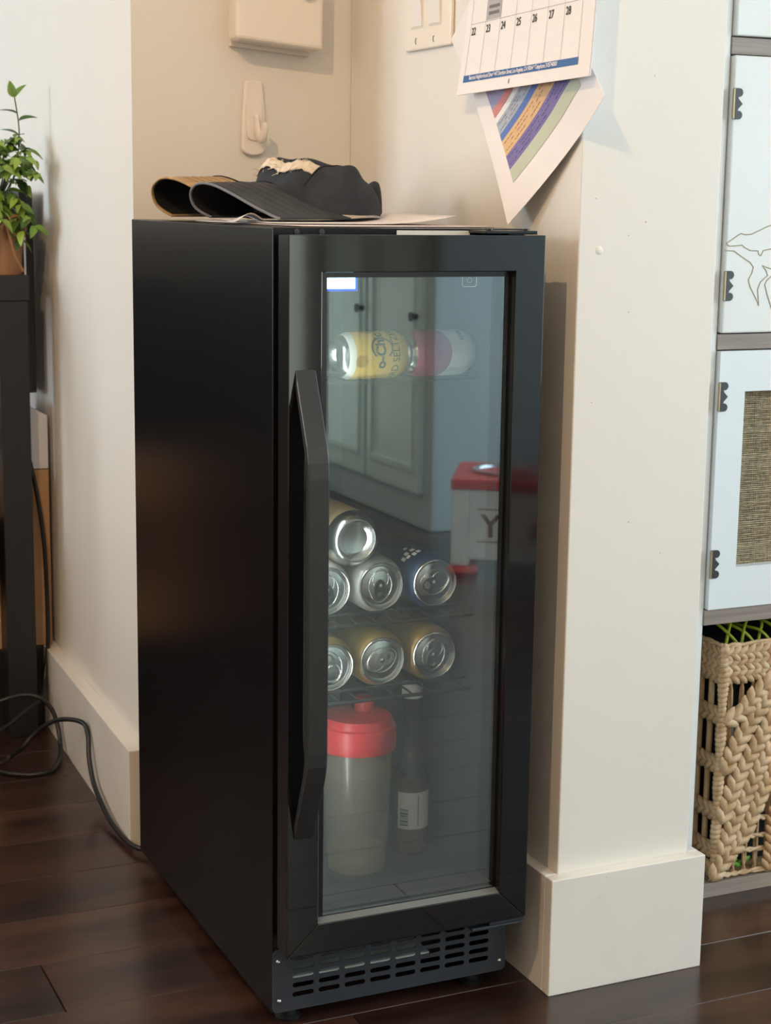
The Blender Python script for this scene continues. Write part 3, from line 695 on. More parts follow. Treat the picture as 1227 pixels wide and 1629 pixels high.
cb_ = MB(); quad2(cb_, U0-.006, U1+.004, .050, .0785, .0012, 14); ban = build('banner', cb_, mat('blue_banner', (.035, .13, .36), .55), cal)
gc = MB(); quad2(gc, U0+(U1-U0)/7+.004, U0+2*(U1-U0)/7-.004, V1+.004, V1+ROWH-.004, .0010, 3)
gcell = build('grey_cell', gc, mat('light_grey_ink', (.42, .41, .43), .6), cal)
def caltext(body, size, u0, v0, m, parent, name='lettering', align='LEFT', off=.0014, bold=0, sp=1, slant=0, sxx=1):
    vs, fs = text(body, size, align, sp, bold); wd = .2957
    build(name, MB().add([calp(u0+p.x*sxx/wd, v0+p.y/CH, off) for p in vs], fs), m, parent)
for i in range(7):
    caltext(str(22+i), .0125, U0+(U1-U0)*i/7+.010, V1-.046, M['black'], cal, 'date_number', bold=.00022, sxx=.85)
caltext('Remote Neighborhood Diner* 447 Dentham Street, Los Angeles, CA 90064 * Telephone 3105740800', .0068, .435, .058, M['paper'], ban, align='CENTER', off=.0018, sp=.9, sxx=.80, bold=.0001)
for k, vv in enumerate((V1+.050, V1+.024)):
    q = MB(); quad2(q, U0+(U1-U0)/7+.02, U0+2*(U1-U0)/7-.018, vv, vv+.013, .0013, 2); build('small_print', q, mat('grey_print', (.16, .16, .17), .6), gcell)
q = MB(); quad2(q, .42, .426, .018, .036, .0011, 2); build('punch_mark', q, M['black'], cal)

# hanging schedule sheet
PT, PR, PLc = Vector((.318, .1295, .8932)), Vector((.339, -.0326, 1.0307)), Vector((.3405, .3345, 1.1153))
def shp(s_, t_, off=0.0):
    p = PT+(PR-PT)*s_+(PLc-PT)*t_
    x = .3425-.0245*max(0, 1-(s_+t_)/.8)**1.5
    return (x-off, p.y, p.z)
ps = thing('schedule_sheet', (.335, .13, .893), 'colour-striped white schedule sheet hanging corner-down below the calendar', 'paper')
build('sheet', MB().grid(lambda a, b: shp(a, b), 36, 36), M['paper'], ps, solid=.0005)
for nm, t0, t1, c in (('green', .14, .205, (.52, .58, .47)), ('purple', .205, .275, (.20, .17, .42)), ('orange', .275, .352, (.72, .48, .26)), ('blue', .352, .386, (.11, .20, .52)), ('pale_blue', .386, .447, (.40, .46, .55)), ('red', .477, .517, (.62, .25, .25)), ('lilac', .517, .60, (.32, .32, .52)), ('rose', .60, .68, (.60, .32, .34))):
    mm = mat('print_'+nm, c, .7)
    st = build('colour_stripe', MB().grid(lambda a, b: shp(.122+.75*a, t0+(t1-t0)*b, .0007), 36, 3), mm, ps); st['label'] = nm.replace('_', ' ')+' printed stripe'
    if nm in ('orange', 'pale_blue', 'purple'):
        tl = MB(); rq = random.Random(3)
        for line in (.22, .48, .72):
            s0 = .14
            while s0 < .84:
                w_ = rq.uniform(.008, .03)
                if rq.random() < .7: tl.grid(lambda a, b, s0=s0, w_=w_, line=line: shp(s0+w_*a, t0+(t1-t0)*(line+.05*b), .0010), 2, 1)
                s0 += w_+.008
        build('small_print', tl, mat('stripe_print_'+nm, tuple(x*.45 for x in c), .7), st)

# ------------------------------------------------------------------ console table with plant, left
tb = thing('console_table', (-.25, 1.36, 0), 'black console table with thick square legs by the white wall', 'table')
bw = mat('black_wood', (.010, .010, .012), .42)
build('table_top', MB().box(-.62, .002, 1.195, 1.545, .747, .789), bw, tb, bevel=.0015)
for x, y in ((-.050, 1.197), (-.62, 1.197), (-.62, 1.493), (-.050, 1.493)):
    build('leg', MB().box(x, x+.049, y, y+.05, 0, .7468), bw, tb, bevel=.0015)

pl = thing('potted_plant', (-.044, 1.256, .7892), 'bushy green plant in a brown paper wrapped pot with a twine bow', 'plant')
px_, py_, pz_ = pl.location
kraft = mat('brown_kraft_paper', (.33, .17, .085), .85, var=(25, (.40, .22, .12)), bump=(90, .5))
vs = []; wp = MB(); nu = 36
def wrapr(a, f): return .046+.010*f*f+.0022*math.sin(a*9+f*4)*f+.0012*math.sin(a*17)
prof = [0, .15, .35, .55, .75, .92, 1]
for f in prof:
    for i in range(nu):
        a = 2*math.pi*i/nu; rr = wrapr(a, f) if f < .9 else wrapr(a, f)*(.93 if f < .95 else 1.05); vs.append((px_+rr*math.cos(a), py_+rr*math.sin(a), pz_+.095*f))
fs = [(j*nu+i, j*nu+(i+1)%nu, (j+1)*nu+(i+1)%nu, (j+1)*nu+i) for j in range(len(prof)-1) for i in range(nu)]+[tuple(range(nu))[::-1]]
wp.add(vs, fs); build('wrapped_pot', wp, kraft, pl, smooth=60, solid=.0012)
build('soil', MB().lathe([(.048, .080), (0, .083)], 24, (px_, py_, pz_)), mat('dark_soil', (.02, .014, .01), .95), pl)
tw = mat('tan_twine', (.36, .19, .10), .85)
cx, cy, cz = px_+.008, py_-.060, pz_+.086
bt = MB().tube([(px_+.0555*math.cos(a), py_+.0555*math.sin(a), pz_+.0865) for a in [i*2*math.pi/30 for i in range(30)]], .0022, 6, True)
bt.tube(smoothpath([(cx, cy, cz), (cx+.018, cy-.004, cz+.010), (cx+.032, cy-.002, cz-.004), (cx+.030, cy-.002, cz-.024), (cx+.016, cy-.004, cz-.020), (cx+.004, cy-.002, cz-.002)], 5), .0022, 6)
bt.tube(smoothpath([(cx, cy, cz), (cx-.018, cy-.004, cz+.008), (cx-.030, cy-.004, cz-.008), (cx-.020, cy-.004, cz-.020), (cx, cy, cz)], 5), .0022, 6)
bt.tube(smoothpath([(cx, cy, cz), (cx+.008, cy-.003, cz-.025), (cx+.016, cy-.002, cz-.055), (cx+.030, cy+.004, cz-.080)], 5), .0022, 6)
bt.tube(smoothpath([(cx, cy, cz), (cx-.010, cy-.003, cz-.025), (cx-.012, cy+.002, cz-.060), (cx-.018, cy+.006, cz-.083)], 5), .0022, 6)
build('twine_bow', bt, tw, pl, smooth=60)
def leafmesh(L, Wd, bend):
    mb = MB(); n = 7; vs = []
    for i in range(n+1):
        f = i/n; w = Wd*math.sin(math.pi*f**.8)**.8*(1-.15*f) if 0 < f < 1 else 0
        z = -bend*f*f*L
        vs += [(f*L, -w, z+w*.35), (f*L, 0, z), (f*L, w, z+w*.35)]
    fs = []
    for i in range(n):
        a = i*3; fs += [(a, a+3, a+4, a+1), (a+1, a+4, a+5, a+2)]
    mb.add(vs, fs); return mb
lm = [mat('leaf_green', (.13, .25, .035), .45, var=(60, (.09, .19, .025)), rnd=.35), mat('leaf_bright', (.24, .38, .06), .45, rnd=.25), mat('leaf_dark', (.04, .10, .02), .5, rnd=.3)]
LM = []
for (L_, W_, b_), m_ in zip(((.027, .0075, .25), (.024, .0070, .5), (.029, .0080, .35)), lm):
    q = leafmesh(L_, W_, b_); me = bpy.data.meshes.new('leaf'); me.from_pydata([tuple(p) for p in q.v], [], q.f); me.materials.append(m_)
    for p in me.polygons: p.use_smooth = True
    LM.append(me)
rp_ = random.Random(5); stems = MB()
def leaf(p, dv, mesh, sc=1.0):
    dv = Vector(dv).normalized(); up = Vector((rp_.uniform(-.5, .5), rp_.uniform(-.9, .1), 1)); y = up.cross(dv).normalized(); z = dv.cross(y)
    o = bpy.data.objects.new('leaf', mesh); COL.objects.link(o); o.parent = pl
    R3 = Matrix((dv, y, z)).transposed().to_4x4(); o.matrix_local = Matrix.Translation(Vector(p)-pl.location) @ R3 @ Matrix.Scale(sc, 4)
base = Vector((px_, py_, pz_+.085))
XM = .040
for k in range(34):
    az = rp_.uniform(-2.6, .75); rr = rp_.uniform(.015, .085); hh = rp_.uniform(.03, .13)*(1.12-rr*5)
    e = base+Vector((.012+rr*math.cos(az), -.02+rr*math.sin(az), hh+.03))
    if k >= 22:
        e = base+Vector((.010+rp_.uniform(-.05, .055), -.075+rp_.uniform(-.015, .03), rp_.uniform(-.028, .05)))
    lim = XL(e.y)-.020
    if e.x > lim: e.x = lim-rp_.random()*.02
    mid = base+(e-base)*.55+Vector((0, 0, .035)); path = smoothpath([base, mid, e], 5); stems.tube(path, .0011, 5)
    for f in (.55, .7, .85, 1.0):
        i = int(f*(len(path)-1)); p = path[i]; t_ = (path[i]-path[max(i-1, 0)]).normalized()
        for sgn in (-1, 1):
            sd = t_.cross(Vector((0, 0, 1))).normalized()*sgn; dv = t_*.5+sd*.8+Vector((0, -.2, rp_.uniform(-.6, .2)))
            if p.x+dv.normalized().x*.034 > XL(p.y)-.003: dv.x = -abs(dv.x)*.4
            leaf_tone = 1 if rp_.random() < .5 else (0 if rp_.random() < .75 else 2)  # leaf colour picked at random
            leaf(p, dv, LM[leaf_tone], rp_.uniform(.78, 1.10))
# tall sprig
spg = smoothpath([base, base+Vector((.032, -.02, .07)), base+Vector((.042, -.03, .14)), base+Vector((.036, -.03, .200))], 6); stems.tube(spg, .0011, 5)
for f, dv in ((1.0, (-.35, 0, 1)), (1.0, (.45, -.2, .8)), (.88, (-1, -.1, .5)), (.80, (.9, -.3, .5)), (.72, (-.9, 0, .6)), (.66, (.3, -.6, -.5)), (.60, (-.8, -.4, .1)), (.58, (.9, .1, .2))):
    leaf(spg[int(f*(len(spg)-1))], dv, LM[2 if f < .9 else 0], 1.05)
build('stem', stems, mat('stem_green', (.05, .09, .02), .6), pl, smooth=60)

# things squeezed between the table and the wall
tag(build('storage_crate', MB().box(-.30, .024, 1.252, 1.49, 0, .1445), bw, bevel=.003), 'low black crate on the floor behind the table leg', 'crate')
kb = mat('cardboard', (.43, .26, .14), .8, var=(6, (.50, .31, .18)))
cbx = thing('cardboard_box', (-.13, 1.37, .1448), 'brown cardboard box standing on the black crate behind the table leg', 'box')
build('box_body', MB().box(-.285, .040, 1.253, 1.485, .1448, .455), kb, cbx, bevel=.001)
build('packing_tape', MB().box(.0402, .0407, 1.36, 1.385, .1450, .4548).box(-.285, .040, 1.36, 1.385, .4552, .4556), mat('brown_tape', (.33, .19, .09), .3), cbx)
tag(build('white_parcel', MB().add([(-.02,1.256,.4560),(.041,1.256,.4560),(.041,1.40,.4560),(-.02,1.40,.4560),(-.02,1.256,.578),(.041,1.256,.548),(.041,1.40,.548),(-.02,1.40,.578)], [(0,3,2,1),(4,5,6,7),(0,1,5,4),(1,2,6,5),(2,3,7,6),(3,0,4,7)]), mat('bluish_white', (.72, .75, .82), .5), bevel=.002), 'bluish white parcel on top of the cardboard box by the wall', 'parcel')
fo = thing('folded_stand', (.024, 1.30, .5835), 'thin black panel with a silver edge between plant and wall', 'panel')
build('panel', MB().box(.0085, .032, 1.292, 1.42, .5835, .925), bw, fo, bevel=.002)
build('silver_edge', MB().box(.0145, .0185, 1.2900, 1.2918, .785, .885), M['chrome'], fo, bevel=.0004)
tag(build('patterned_bag', MB().box(-.19, -.058, 1.205, 1.245, .26, .385).xf(lambda p: p+Vector((.004*math.sin(p.z*40), 0, 0))), mat('dark_red_pattern', (.16, .012, .03), .7, var=(70, (.012, .03, .05), 2)), bevel=.006), 'dark red patterned pouch hanging at the far left edge', 'bag')

cab = mat('black_cable', (.010, .010, .011), .38)
CA = [(.0045, 1.235, .4721), (.0159, 1.237, .4118), (.0249, 1.237, .3344), (.0283, 1.237, .2454), (.0270, 1.232, .1568), (.0175, 1.22, .0982), (.0043, 1.185, .0721), (-.0267, 1.165, .0582), (-.0581, 1.15, .0421), (-.0941, 1.13, .0303), (-.15, 1.12, .006), (-.25, 1.13, .005)]
CBp = [(-.22, 1.10, .006), (-.16, 1.12, .03), (-.0928, 1.14, .0771), (-.0663, 1.14, .0883), (-.042, 1.13, .095), (-.02, 1.12, .0932), (.0008, 1.115, .0755), (.0100, 1.105, .0486), (.0105, 1.085, .0193), (.0010, 1.05, .006), (-.0263, .9931, .0055), (-.0603, .987, .0045), (-.0915, 1.0061, .0045), (-.1216, 1.0314, .0045), (-.25, 1.06, .0045)]
CC = [(-.20, 1.0, .0045), (-.107, 1.0287, .0125), (-.0805, 1.040, .022), (-.0715, 1.0, .0466), (-.053, .99, .0705), (-.0369, .97, .0912), (-.0212, .95, .1026), (-.0065, .92, .1095), (.0045, .895, .1085), (.0060, .878, .0943), (.0022, .86, .0655), (.001, .83, .0347), (-.001, .775, .0204), (-.0015, .71, .0100), (.0020, .632, .0085), (.0150, .60, .0100), (.030, .59, .02)]
for nm, pts, lb in (('power_cable', CA, 'black cable hanging down past the cardboard box'), ('power_cable', CBp, 'black cable looped on the floor by the table leg'), ('power_cable', CC, 'black cable running along the baseboard to the fridge')):
    tag(build(nm, MB().tube(smoothpath(pts, 6), .0038, 10), cab, smooth=60), lb, 'cable', 'black cables')

# ------------------------------------------------------------------ storage cabinet, right
ck = thing('storage_cabinet', (.86, .34, 0), 'tall cabinet with taupe boards, white hinged doors and an open bottom bay', 'cabinet')
tau = mat('taupe_woodgrain', (.34, .285, .245), .5, var=(18, (.24, .195, .165), 6), stretch=(.25, 3, 9), bump=(40, .1))
cwh = mat('white_cabinet_door', (.83, .83, .81), .38, var=(4, (.80, .80, .78)))
cwb = mat('cool_white_cabinet_door', (.80, .84, .87), .38)
KX0, KX1, KY = .632, 1.10, .1705
build('side_board', MB().box(KX0, KX0+.012, KY+.002, .56, 0, 1.75), cwh, ck, bevel=.0006)
build('side_board', MB().box(KX1, KX1+.012, KY+.002, .56, 0, 1.75), cwh, ck, bevel=.0006)
build('back_board', MB().box(KX0, KX1, .5602, .566, .02, 1.75), tau, ck)
for z0, z1 in ((.0, .020), (.3802, .4005), (.7388, .7585), (1.1008, 1.1210), (1.46, 1.48), (1.73, 1.7502)):
    build('shelf_board', MB().box(KX0+.0122, KX1-.0002, KY, .56, z0, z1), tau, ck, bevel=.0006)
hblack = mat('blackened_hinge', (.05, .052, .05), .45, .4); brass = mat('dull_brass', (.45, .36, .22), .4, .8)
def hinge(x, z, par):
    # scalloped leaf and barrel
    pts = []
    for k in range(9): a = math.radians(-90+200*k/8); pts.append((x+.0085+.0052*math.cos(a), z-.0135+.0052*math.sin(a)))
    pts += [(x+.0075, z-.006), (x+.0135, z), (x+.0075, z+.006)]
    for k in range(9): a = math.radians(-110+200*k/8); pts.append((x+.0085+.0052*math.cos(a), z+.0135+.0052*math.sin(a)))
    pts += [(x, z+.0187), (x, z-.0187)]
    h = build('hinge', MB().prism(pts, .1640, .1653, tr=lambda X, Z, Y: (X, Y, Z)), hblack, par)
    return h
def cdoor(z0, z1, m, hz, burlap=False):
    ya, yb = .1655, .1845; x0, x1 = KX0+.0145, KX1-.004
    if burlap:
        a, b, c, e = .6865, KX1-.042, .4560, .6855
        mb = MB().box(x0, a, ya, yb, z0, z1).box(b, x1, ya, yb, z0, z1).box(a, b, ya, yb, z0, c).box(a, b, ya, yb, e, z1)
    else: mb = MB().box(x0, x1, ya, yb, z0, z1)
    dd = build('door', mb, m, ck, bevel=0 if burlap else .002)
    for z in hz:
        hinge(x0-.0005, z, dd); build('hinge_barrel', MB().tube([(x0-.0012, .1632, z-.018), (x0-.0012, .1632, z+.018)], .0018, 8), brass, dd, smooth=60)
    return dd
cdoor(1.1225, 1.455, cwh, (1.20, 1.40))
d2 = cdoor(.7600, 1.0995, cwh, (1.0414, .8192))
d3 = cdoor(.4020, .7373, cwb, (.6796, .4625), True)
cdoor(1.4815, 1.728, cwh, (1.53, 1.68))
art = MB()
def mir(pts): return [(2*.7505-x, y, z) for x, y, z in pts]
a1 = [(.6463,0,.8717),(.6561,0,.8774),(.6673,0,.8841),(.6747,0,.8827),(.6835,0,.8832),(.6935,0,.8871),(.705,0,.8919),(.7122,0,.8943),(.735,0,.905),(.760,0,.906)]
a2 = [(.6463,0,.8717),(.6508,0,.8686),(.661,0,.8688),(.6706,0,.8698),(.6742,0,.8669),(.6833,0,.8631),(.6951,0,.8626),(.6965,0,.8583),(.6996,0,.8564),(.7033,0,.8631),(.7142,0,.865),(.735,0,.87),(.75,0,.86)]
a3 = [(.6454,0,.8631),(.6585,0,.8626),(.6706,0,.8555),(.6842,0,.8482),(.6893,0,.8422),(.6874,0,.835),(.6827,0,.8266),(.6856,0,.8181),(.6944,0,.8047),(.7004,0,.7937),(.6976,0,.8144),(.7012,0,.8236),(.7063,0,.8276),(.7119,0,.8317),(.7091,0,.838),(.7027,0,.8448),(.7098,0,.8419),(.7188,0,.8397),(.74,0,.836)]
a4 = [(.735,0,.838),(.7193,0,.8324),(.7109,0,.8252),(.7082,0,.8204),(.713,0,.807),(.7207,0,.7898)]
for a in (a1, a2, a3, a4):
    art.tube([(x, .1654, z) for x, y, z in a], .00075, 6)
build('carved_outline', art, mat('carved_tan', (.42, .36, .25), .7), d2)
# burlap: woven threads
bj = mat('burlap_thread', (.50, .42, .27), .9, var=(160, (.34, .28, .18), 2)); bz = MB()
z = .4562; row = 0
XA, XB = .6866, KX1-.0425
while z < .6853:
    w = random.uniform(.0011, .0018)
    bz.tube([(XA+(XB-XA)*i/16, .1795+(.0006 if (i+row) % 2 else -.0006), z+random.uniform(-.0003, .0003)) for i in range(17)], w/2, 3); z += random.uniform(.0022, .0030); row += 1
x = XA+.0008
while x < XB:
    w = random.uniform(.0008, .0014); bz.tube([(x+random.uniform(-.0002, .0002), .1795+(.0005 if i % 2 else -.0005), .4562+.2291*i/12) for i in range(13)], w/2, 3); x += random.uniform(.0021, .0028)
o = build('burlap_threads', bz, bj, d3); o['kind'] = 'stuff'
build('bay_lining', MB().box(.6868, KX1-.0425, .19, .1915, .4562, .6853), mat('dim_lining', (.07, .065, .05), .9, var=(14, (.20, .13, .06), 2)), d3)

# ------------------------------------------------------------------ seagrass basket
bk = thing('seagrass_basket', (.85, .28, .0202), 'woven seagrass basket with openwork sides in the bottom bay', 'basket')
sg = mat('seagrass', (.47, .30, .155), .7, var=(55, (.68, .50, .32), 3), bump=(180, .3))
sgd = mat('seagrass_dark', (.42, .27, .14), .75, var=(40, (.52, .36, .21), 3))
def braid(path, w, nrm, step=None, m=None, name='braid', dens=1.0):
    P = smoothpath(path, 8); nrm = Vector(nrm).normalized(); mb = MB(); step = step or w*.62
    acc = 0; out = []
    for a, b in zip(P, P[1:]):
        L_ = (b-a).length
        while acc < L_: out.append((a+(b-a)*(acc/L_), (b-a).normalized())); acc += step
        acc -= L_
    for i, (p, t_) in enumerate(out):
        s_ = t_.cross(nrm).normalized()
        for sg_ in (-1, 1):
            an = math.radians(38)*sg_; dv = t_*math.cos(an)+s_*math.sin(an)
            c = p+s_*sg_*w*.22+nrm*random.uniform(-.0004, .0010)
            mb.blob(c, (dv*w*.62, nrm*w*.26, dv.cross(nrm)*w*.25), 6, 4)
    return build(name, mb, m or sg, bk, smooth=80)
def rope(path, rr, m=None, name='cord'):
    P = smoothpath(path, 6); mb = MB(); 
    for ph in (0, math.pi):
        q = []; acc = 0
        for i, p in enumerate(P):
            if i: acc += (P[i]-P[i-1]).length
            t_ = (P[min(i+1, len(P)-1)]-P[max(i-1, 0)]).normalized(); n1 = t_.cross(Vector((.3, .9, .2))).normalized(); n2 = t_.cross(n1)
            a = acc/rr*.9+ph; q.append(p+(n1*math.cos(a)+n2*math.sin(a))*rr*.5)
        mb.tube(q, rr*.62, 6)
    return build(name, mb, m or sg, bk, smooth=80)
FX0, FX1, FY0, FY1 = .6835, 1.04, .176, .45; B0, B1 = .0215, .347
def loop(z): return [(FX1, FY0, z), (FX0, FY0, z), (FX0, FY1, z)]
rope([(FX0, FY0+.002, B1), (FX0+.12, FY0+.002, B1), (FX0+.24, FY0+.002, B1), (FX1, FY0+.002, B1)], .0038, name='rim_cord')
rope([(FX0, FY0+.004, B1), (FX0, FY0+.12, B1), (FX0, FY1, B1)], .0038, name='rim_cord')
for z in (.335, .320, .305):
    braid([(FX0+.006, FY0, z), (FX0+.18, FY0, z), (FX1, FY0, z)], .019, (0, -1, 0))
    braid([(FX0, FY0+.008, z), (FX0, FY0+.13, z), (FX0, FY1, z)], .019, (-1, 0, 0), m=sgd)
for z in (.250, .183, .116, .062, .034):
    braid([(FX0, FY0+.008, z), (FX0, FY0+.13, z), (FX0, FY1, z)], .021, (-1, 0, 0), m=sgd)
for y in (.205, .228, .255, .29, .33, .37, .41):
    build('stake', MB().tube([(FX0+.003, y, B0), (FX0+.003, y, .30)], .0042, 7), sgd, bk, smooth=60)
for x in (.7, .718, .736, .754, .772, .80, .84, .88, .92, .96, 1.0):
    rope([(x, FY0+.005, B0+.004), (x, FY0+.005, .16), (x, FY0+.005, .30)], .0036, sgd, 'stake')
# corner post, wrapped
cp = MB(); z = B0+.008
while z < B1-.004:
    w = .0062+.0010*math.sin(z*90); cp.blob((FX0+.0015, FY0+.0015, z), ((w+.001, 0, .0015), (0, w+.001, 0), (0, 0, .0062)), 8, 5); z += .0068
cpo = build('corner_post', cp, sg, bk, smooth=80)
for dx, dy in ((FX1-FX0-.003, 0), (0, FY1-FY0), (FX1-FX0-.003, FY1-FY0)):
    c2 = cpo.copy(); COL.objects.link(c2); c2.parent = bk; c2.location = (dx, dy, 0)
for z in (.335, .320, .305, .250, .183, .116, .062, .034):
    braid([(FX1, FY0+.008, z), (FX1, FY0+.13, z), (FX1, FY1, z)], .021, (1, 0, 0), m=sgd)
for y in (.205, .255, .31, .37, .41):
    build('stake', MB().tube([(FX1-.003, y, B0), (FX1-.003, y, .30)], .0042, 7), sgd, bk, smooth=60)
for pth in ([(.6830, .031), (.6972, .0492), (.7171, .070), (.7308, .0917), (.7443, .1188), (.7576, .1486), (.7742, .1753), (.80, .20), (.84, .215)],
            [(.694, .066), (.7012, .0829), (.7116, .1103), (.7278, .1395), (.7412, .1665), (.755, .1882), (.7717, .2122), (.80, .235), (.84, .245)],
            [(.692, .112), (.6983, .1305), (.7113, .1626), (.7248, .1868), (.7387, .2058), (.7553, .2298), (.7719, .2537), (.80, .272), (.84, .28)],
            [(.6923, .1806), (.7029, .2025), (.7165, .2241), (.7303, .2431), (.7498, .2666), (.7696, .2876), (.80, .296)],
            [(.6942, .2473), (.7145, .2552), (.7313, .2738), (.7485, .2873), (.7687, .298)]):
    braid([(x, FY0-.004, z) for x, z in pth], .024, (0, -1, 0))
    braid([(FX0+FX1-x, FY0-.004, z) for x, z in pth if x < .80], .024, (0, -1, 0))
braid([(.772, FY0-.002, .03), (.776, FY0-.002, .06), (.778, FY0-.002, .10), (.790, FY0-.002, .15)], .02, (0, -1, 0), m=sgd)
for z, xa in ((.0545, .715), (.0735, .735), (.098, .752)):
    rope([(xa, FY0+.002, z+.002), (.80, FY0+.002, z), (FX1, FY0+.002, z)], .0040)
rope([(FX0+.012, FY0, B0+.004), (.80, FY0, B0+.004), (FX1, FY0, B0+.004)], .004, name='rim_cord')
build('basket_floor', MB().box(FX0+.006, FX1, FY0+.008, FY1, B0, B0+.004), sgd, bk)
# contents
gb = MB(); 
dk = tag(build('dark_green_bag', MB().box(FX0+.03, FX1-.03, FY0+.03, FY1-.05, B0+.006, .325).xf(lambda p: p+Vector((.006*math.sin(p.z*50), .005*math.sin(p.x*60), 0))), mat('dark_green_fabric', (.012, .035, .03), .8, var=(20, (.004, .006, .008), 3)), bevel=.01), 'dark green bag inside the seagrass basket', 'bag')
nb = MB()
for i in range(13):
    x0 = FX0+.02+i*.026
    nb.tube(smoothpath([(x0, .205, .330), (x0+.012, .215, .352+.006*math.sin(i*2)), (x0+.03, .24, .362+.005*math.cos(i)), (x0+.02, .29, .350)], 4), .0022, 6)
    nb.tube(smoothpath([(x0+.03, .205, .330), (x0+.012, .212, .352), (x0, .24, .360+.006*math.cos(i*1.7)), (x0+.01, .29, .348)], 4), .0020, 6)
tag(build('net_bag', nb, mat('lime_net', (.40, .48, .03), .6), smooth=60), 'lime yellow net bag showing over the basket rim', 'bag')
tag(build('foil_packet', MB().box(.715, .775, .188, .198, .10, .23).xf(lambda p: p+Vector((.004*math.sin(p.z*70), .003*math.sin(p.x*200+p.z*90), 0))), mat('silver_foil', (.55, .56, .60), .3, .7, var=(40, (.25, .26, .30), 3)), bevel=.004), 'crumpled silver packet seen through the basket weave', 'packet')
lf = MB()
for dx, s_ in ((0, 1), (.012, -1), (.022, 1)):
    lf.blob((.718+dx, .184, .036+.003*s_), ((.010, 0, .003*s_), (0, .0015, 0), (-.001, 0, .004)), 8, 5)
tag(build('green_sprig', lf, mat('sprig_green', (.12, .33, .03), .6), smooth=60), 'small green sprig low inside the basket', 'sprig')

# ------------------------------------------------------------------ what the door glass mirrors: feeder and panelled block
pf_ = thing('pet_feeder', (1.234, -2.062, 0), 'white wooden pet feeder with a red top and steel bowls', 'pet feeder')
pf_.rotation_euler = (0, 0, math.radians(31))
fx0, fx1, fya, fyb = 0, .44, -.28, 0
wp_ = mat('white_painted_wood', (.82, .82, .82), .45, var=(20, (.72, .72, .72)))
build('feeder_top', MB().box(fx0-.003, fx1+.003, fya-.003, fyb+.006, .215, .242), M['red'], pf_, bevel=.005, local=True)
for x in (fx0, fx1-.045):
    for y in (fya, fyb-.045):
        build('leg', MB().box(x, x+.045, y, y+.045, .022, .2148), wp_, pf_, bevel=.003, local=True)
        build('foot', MB().lathe([(0, 0), (.034, 0), (.040, .010), (.034, .020), (0, .0218)], 20, (x+.0295, y+.0225, 0)), M['red'], pf_, smooth=50, local=True)
fp = build('front_panel', MB().box(fx0+.0455, fx1-.0455, fyb-.020, fyb-.001, .040, .2148), wp_, pf_, bevel=.001, local=True)
build('side_panel', MB().box(fx0+.004, fx0+.018, fya+.046, fyb-.046, .045, .2148), wp_, pf_, bevel=.002, local=True)
for x in (.125, .315):
    bo_ = build('bowl', MB().lathe([(.076, .2422), (.084, .245), (.084, .250), (.074, .249), (.062, .224), (.05, .218), (0, .218)], 32, (x, -.14, 0)), M['chrome'], pf_, smooth=50, local=True)
lt = mat('dark_red_paint', (.16, .02, .025), .6)
for ch, x in (('Y', .098), ('a', .200)):
    vs, fs = text(ch, .082 if ch == 'Y' else .10, 'CENTER', 1, .0015)
    build('letter', MB().add([(x-p.x, fyb-.0004, .098+p.y) for p in vs], [q[::-1] for q in fs]), lt, fp, local=True)
    bb = MB()
    for zz in (.084, .166): bb.box(x-.034, x+.034, fyb-.0008, fyb-.0002, zz, zz+.003)
    build('letter_frame', bb, lt, fp, local=True)
pb = thing('panelled_cabinet', (1.75, -2.95, 0), 'white panelled cabinet block standing across the room', 'cabinet')
gw = mat('sage_white_paint', (.64, .74, .73), .4)
build('carcass', MB().box(1.42, 2.1, -3.38, -2.56, .0, .92), mat('slate_dimmed_carcass', (.46, .52, .54), .5), pb, bevel=.004)  # carcass coloured darker so its window-lit end reflects less bright
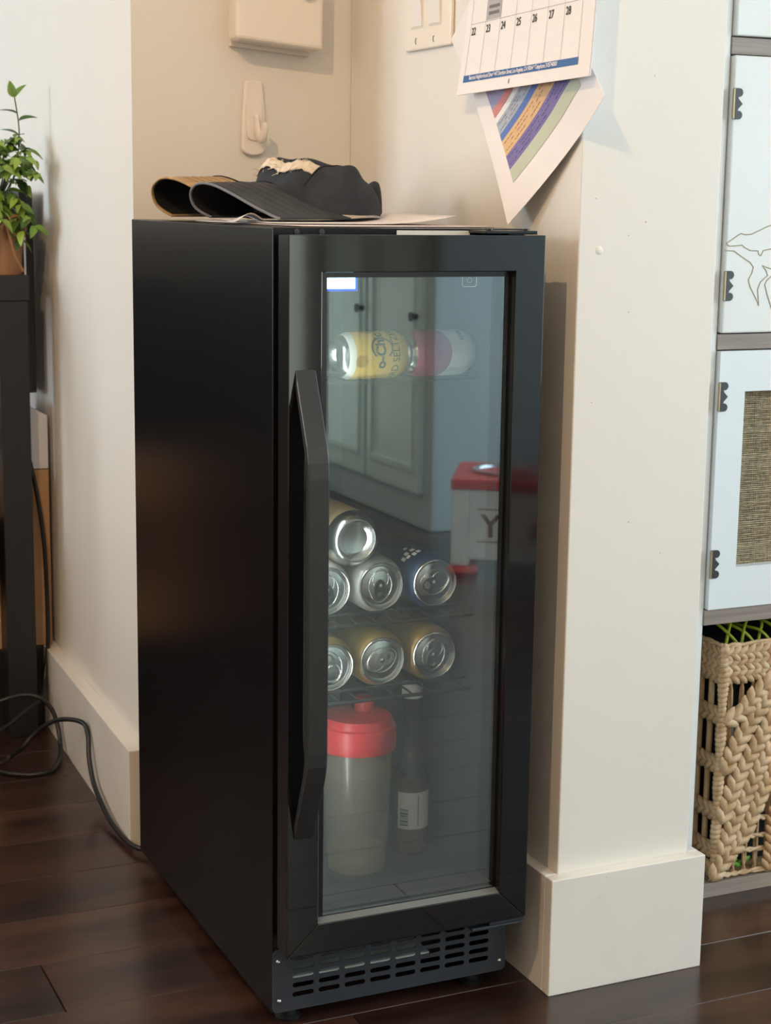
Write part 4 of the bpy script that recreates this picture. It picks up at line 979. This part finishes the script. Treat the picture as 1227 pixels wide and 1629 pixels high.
for ya, yb in ((-3.30, -3.02), (-2.94, -2.64)):
    dd = build('door', MB().box(1.40, 1.4195, ya-.03, yb+.03, .10, .88), gw, pb, bevel=.003)
    build('door_moulding', MB().box(1.392, 1.3998, ya, yb, .16, .18).box(1.392, 1.3998, ya, yb, .80, .82).box(1.392, 1.3998, ya, ya+.02, .18, .80).box(1.392, 1.3998, yb-.02, yb, .18, .80), gw, dd, bevel=.002)
    build('knob', MB().lathe([(0, -.03), (.012, -.028), (.014, -.02), (.006, -.012), (.006, 0)], 14).xf(lambda p, y=yb: Vector((1.40+p.z, y-.0+.015, .60+p.y))), M['chrome'], dd, smooth=50)
struct(build('baseboard_back', MB().box(X0, 1.38, Y0, Y0+.018, 0, .144), M['trim']))

# ------------------------------------------------------------------ unseen furniture: console the side panel mirrors, couch added to shade the wall
mc = thing('media_console', (-1.05, 2.95, 0), 'low black media console along the far wall', 'console')
build('console_body', MB().box(-2.0, -.12, 2.74, 3.16, .06, .84), bw, mc, bevel=.004)
for i in range(3):
    x = -1.99+i*.624; dd = build('door', MB().box(x, x+.615, 2.722, 2.7398, .08, .70), bw, mc, bevel=.003)
    build('knob', MB().lathe([(0, -.025), (.010, -.023), (.012, -.016), (.005, -.010), (.005, 0)], 14).xf(lambda p, x=x: Vector((x+.56, 2.722+p.z, .5+p.y))), M['chrome'], dd, smooth=50)
for x in (-1.96, -.22):
    for y in (2.78, 3.08): build('leg', MB().box(x, x+.05, y, y+.05, 0, .0598), bw, mc)
so = thing('added_sofa', (-1.5, 1.75, 0), 'unseen dark brown leather couch, added to shade the lower left wall', 'added_sofa')  # added out of view to shade the lower left wall from the window
lea = mat('dark_brown_leather', (.055, .028, .018), .45, bump=(60, .3))
build('base', MB().box(-1.98, -1.10, .95, 2.55, .10, .30), lea, so, bevel=.03)
build('backrest', MB().box(-1.24, -1.02, .95, 2.55, .30, .60), lea, so, bevel=.06, segs=4)
for y in (.93, 2.37): build('armrest', MB().box(-1.98, -1.26, y, y+.20, .30, .60), lea, so, bevel=.05, segs=4)
for y in (1.14, 1.76): build('seat_cushion', MB().box(-1.95, -1.26, y, y+.60, .302, .46), lea, so, bevel=.045, segs=4)
for x in (-1.92, -1.16):
    for y in (1.0, 2.45): build('leg', MB().box(x, x+.05, y, y+.05, 0, .0998), bw, so)
